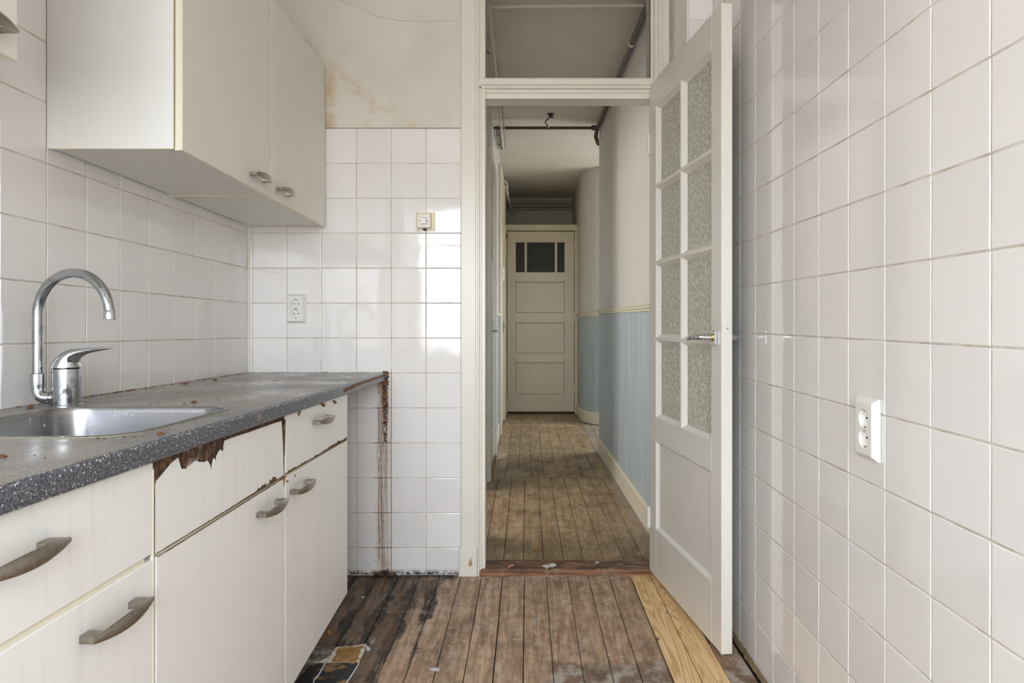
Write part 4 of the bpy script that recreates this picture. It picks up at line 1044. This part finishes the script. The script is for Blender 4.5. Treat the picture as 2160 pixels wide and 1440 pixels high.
# ================================================================== DEBRIS
def flake(name, x, y, z, s, label=None, cat=None, mat=FLAKE, group=None, h=.45, ang=None):
    bm = bmesh.new(); bmesh.ops.create_icosphere(bm, subdivisions=2, radius=1); sd = random.uniform(0, 100)
    a = random.uniform(0, PI) if ang is None else ang
    for v in bm.verts:
        k = 1+.55*mnoise.noise(v.co*1.7+Vector((sd, 0, 0))); v.co *= k
        c = Vector((v.co.x*s, v.co.y*s*.6, (v.co.z)*s*h))
        v.co = Vector((x+c.x*math.cos(a)-c.y*math.sin(a), y+c.x*math.sin(a)+c.y*math.cos(a), z+c.z+s*h*.8))
    o = obj(name, bm, mat)
    return tag(o, label, cat, group)
def on_top(x, y):
    Y = 251.3/(y-697.0); return ((x-CX)*Y/F, Y, ztop(Y))
big = [(64, 862, .014, 'orange rust flake against the wall tiles left of the tap'), (338, 917, .011, 'rust-brown flake on the worktop in front of the sink'), (5, 965, .010, 'orange crumb on the worktop at the left picture edge'),
       (409, 849, .011, 'rusty flake on the worktop just beyond the sink corner'), (454, 802, .012, 'long brown flake along the wall joint behind the worktop'), (390, 810, .013, 'dark brown flake lying at the foot of the wall tiles, right of the tap')]
for x, y, s, lb in big:
    X, Y, Z = on_top(x, y); flake('rust_flake', X, Y, Z, s*.6, lb, 'debris', ang=0 if y < 812 or y == 862 else .2)
crumbs = [(169.5, 846), (231, 844), (264, 834), (255, 837), (317, 854), (364, 855), (389, 849), (389, 852), (375, 828), (460, 840), (558, 857), (580, 803), (508, 823), (629, 803), (438, 833), (547, 866), (313, 905), (262, 922), (206, 925), (300, 921), (374, 836), (73, 960), (94, 966), (423, 914), (345, 906), (355, 905), (240, 925), (285, 922), (220, 926)]
bms = []
for x, y in crumbs:
    X, Y, Z = on_top(x, y); b = bmesh.new(); bmesh.ops.create_icosphere(b, subdivisions=1, radius=1); s = random.uniform(.0013, .0030)
    if X > -.60: X = -.64
    for v in b.verts: v.co = Vector((X+v.co.x*s*random.uniform(.6, 1.6), Y+v.co.y*s, Z+v.co.z*s*.5+s*.3))
    bms.append(b)
for i in range(260):
    Y = random.uniform(1.55, 2.83); X = XL+.004+abs(random.gauss(0, .007)); s = random.uniform(.0008, .0032); b = bmesh.new(); bmesh.ops.create_icosphere(b, subdivisions=1, radius=1)
    if i % 3 == 0: X, Y = random.uniform(XL, XF), YB-.004-abs(random.gauss(0, .003))
    for v in b.verts: v.co = Vector((X+v.co.x*s, Y+v.co.y*s*1.8, ztop(Y)+v.co.z*s*.6+.0004))
    bms.append(b)
tag(obj('rust_crumbs', bms, plain('rust_crumb', (.24, .11, .045), .9, var=.6)), 'scattered brown rust crumbs on the grey worktop and along its wall joint', 'debris', kind='stuff')
# rust crust in the corner at the worktop's end
bms = []
for i in range(520):
    t = random.random()**1.8; z = .872-.30*t; w = .014*(1-.55*t); s = random.uniform(.0009, .0034)
    X = -.6085+random.uniform(-w, w)*.9; b = bmesh.new(); bmesh.ops.create_icosphere(b, subdivisions=1, radius=1)
    for v in b.verts: v.co = Vector((X+v.co.x*s, YB-.0005+v.co.y*s*.5, z+v.co.z*s*1.5))
    bms.append(b)
for i in range(110):
    s = random.uniform(.002, .006); X = -.612+random.gauss(0, .018); z = abs(random.gauss(0, .010)); b = bmesh.new(); bmesh.ops.create_icosphere(b, subdivisions=1, radius=1)
    for v in b.verts: v.co = Vector((X+v.co.x*s, YB-.004-random.random()*.004+v.co.y*s, z+v.co.z*s))
    bms.append(b)
tag(obj('rust_crust', bms, ROT), 'dark rust crust on the tiles at the end of the worktop, with a clump at the floor', 'rust', kind='stuff')
# linoleum scrap
lino = empty('linoleum_scrap', (-.55, 2.05, 0), 'torn black and brown linoleum scrap on the boards by the cabinet foot', 'linoleum')
def fp(pts, z=0.0): return [pF(x, y, z) for x, y in pts]
LB = M('lino_black'); P_, X_, Y_, Z_ = LB.pos(); nz = LB.noise(14, detail=7, rough=.65)
LB.set(col=LB.mix(LB.rng(nz, .50, .58), (.020, .020, .024), (.26, .15, .06)), rough=.4)
LG = M('lino_grey'); nz = LG.noise(22, detail=7, rough=.65); LG.set(col=LG.mix(LG.rng(nz, .46, .6), (.13, .105, .09), (.40, .38, .35)), rough=.5)
LC = M('lino_backing'); nz = LC.noise(35, detail=7, rough=.65); LC.set(col=LC.mix(LC.rng(nz, .35, .65), (.24, .12, .035), (.40, .23, .085)), rough=.85)
LW_ = M('lino_torn'); nz = LW_.noise(60, detail=5); LW_.set(col=LW_.mix(LW_.rng(nz, .5, .66), (.62, .60, .53), (.36, .27, .17)), rough=.8)
def sheet(nm, pts, z0, z1, mat):
    return obj(nm, prism(fp(pts, z1), 'z', z0, z1), mat, lino)
sheet('grey_layer', [(712, 1364), (690, 1363), (668, 1362), (640, 1380), (560, 1500), (640, 1500), (655, 1450), (668, 1425), (690, 1396)], .0008, .0022, LG.m)
sheet('dark_layer', [(660, 1397), (686, 1396), (757, 1396.5), (745, 1417), (728, 1442), (700, 1490), (560, 1500), (620, 1440)], .0022, .0032, LB.m)
sheet('torn_rim', [(710, 1364), (742, 1362), (773, 1357), (770, 1370), (762, 1388), (757, 1397), (735, 1396), (700, 1396), (662, 1397), (675, 1393), (690, 1386), (700, 1376)], .0032, .0040, LW_.m)
jag = []
for (xa, ya), (xb, yb2) in zip([(712, 1366), (766, 1361), (758, 1378), (752, 1394), (697, 1395), (706, 1384)], [(766, 1361), (758, 1378), (752, 1394), (697, 1395), (706, 1384), (712, 1366)]):
    for k in range(7): t = k/7; jag.append((xa+(xb-xa)*t+random.uniform(-2.2, 2.2), ya+(yb2-ya)*t+random.uniform(-1.0, 1.0)))
sheet('brown_backing', jag, .0040, .0045, LC.m)
sheet('curled_edge', [(757, 1396.5), (758.5, 1397), (746, 1418), (729.5, 1443), (702, 1491), (700.5, 1490), (728, 1442), (744.5, 1417)], .0032, .0062, plain('lino_cut_edge', (.70, .72, .75), .5))
sheet('curled_edge', [(686, 1396), (687.2, 1396), (678, 1414), (672, 1424), (664, 1432), (660, 1444), (658.6, 1443), (662.5, 1431), (671, 1422)], .0032, .0055, bpy.data.materials['lino_cut_edge'])
def chip2(name, pts, z0, z1, mat, label, cat='debris'):
    return tag(obj(name, prism(fp(pts, z1), 'z', z0, z1), mat), label, cat)
WHP = plain('paint_flake', (.66, .64, .58), .6); LIL = plain('lilac_scrap', (.55, .55, .62), .4)
chip2('paint_flake', [(1143, 1193), (1150, 1190), (1158, 1191), (1160, 1187.5), (1168, 1187), (1175, 1191), (1168, 1194.5), (1158, 1195), (1153, 1199), (1149, 1195)], .0305, .0325, WHP, 'large white paint flake lying on the reddish door threshold')
chip2('paint_flake', [(1255, 1184.5), (1262, 1183), (1264, 1185.5), (1257, 1187)], .0305, .0318, WHP, 'tiny white flake on the threshold right of the large one')
o = obj('pink_ribbon', prism(fp([(1071, 1197), (1076, 1192.5), (1082, 1190.5), (1083, 1193), (1077, 1195), (1073, 1198.5)], .031), 'z', .0302, .034), plain('pink', (.62, .26, .24), .5)); tag(o, 'small pink plastic curl on the left end of the threshold', 'debris')
chip2('grey_scrap', [(771, 1360), (776, 1362), (782, 1368), (779, 1372), (773, 1370)], .001, .004, LIL, 'small lilac-grey scrap at the tip of the linoleum')
chip2('grey_scrap', [(905, 1410), (918, 1407), (927, 1409), (926, 1415), (912, 1414)], .001, .002, LIL, 'flat grey smear of plaster on the floor boards')
chip2('green_chip', [(762, 1258.5), (770, 1256.5), (769, 1259.5), (763, 1261)], .001, .003, plain('green_bit', (.35, .55, .3), .5), 'small green splinter on the black floor stain')
chip2('orange_chip', [(690, 1330), (697, 1328), (698, 1334), (692, 1337)], .001, .003, plain('orange_bit', (.6, .2, .02), .5), 'small orange chip by the cabinet foot')
chip2('brown_patch', [(1044, 1024), (1050, 960)] if False else [(1046, 972), (1049, 958), (1058, 953), (1068, 955), (1068, 963), (1060, 967), (1052, 968)], CZ+.0008, CZ+.002, plain('bare_patch', (.42, .34, .24), .7), 'pale torn patch of floor covering at the left of the corridor')
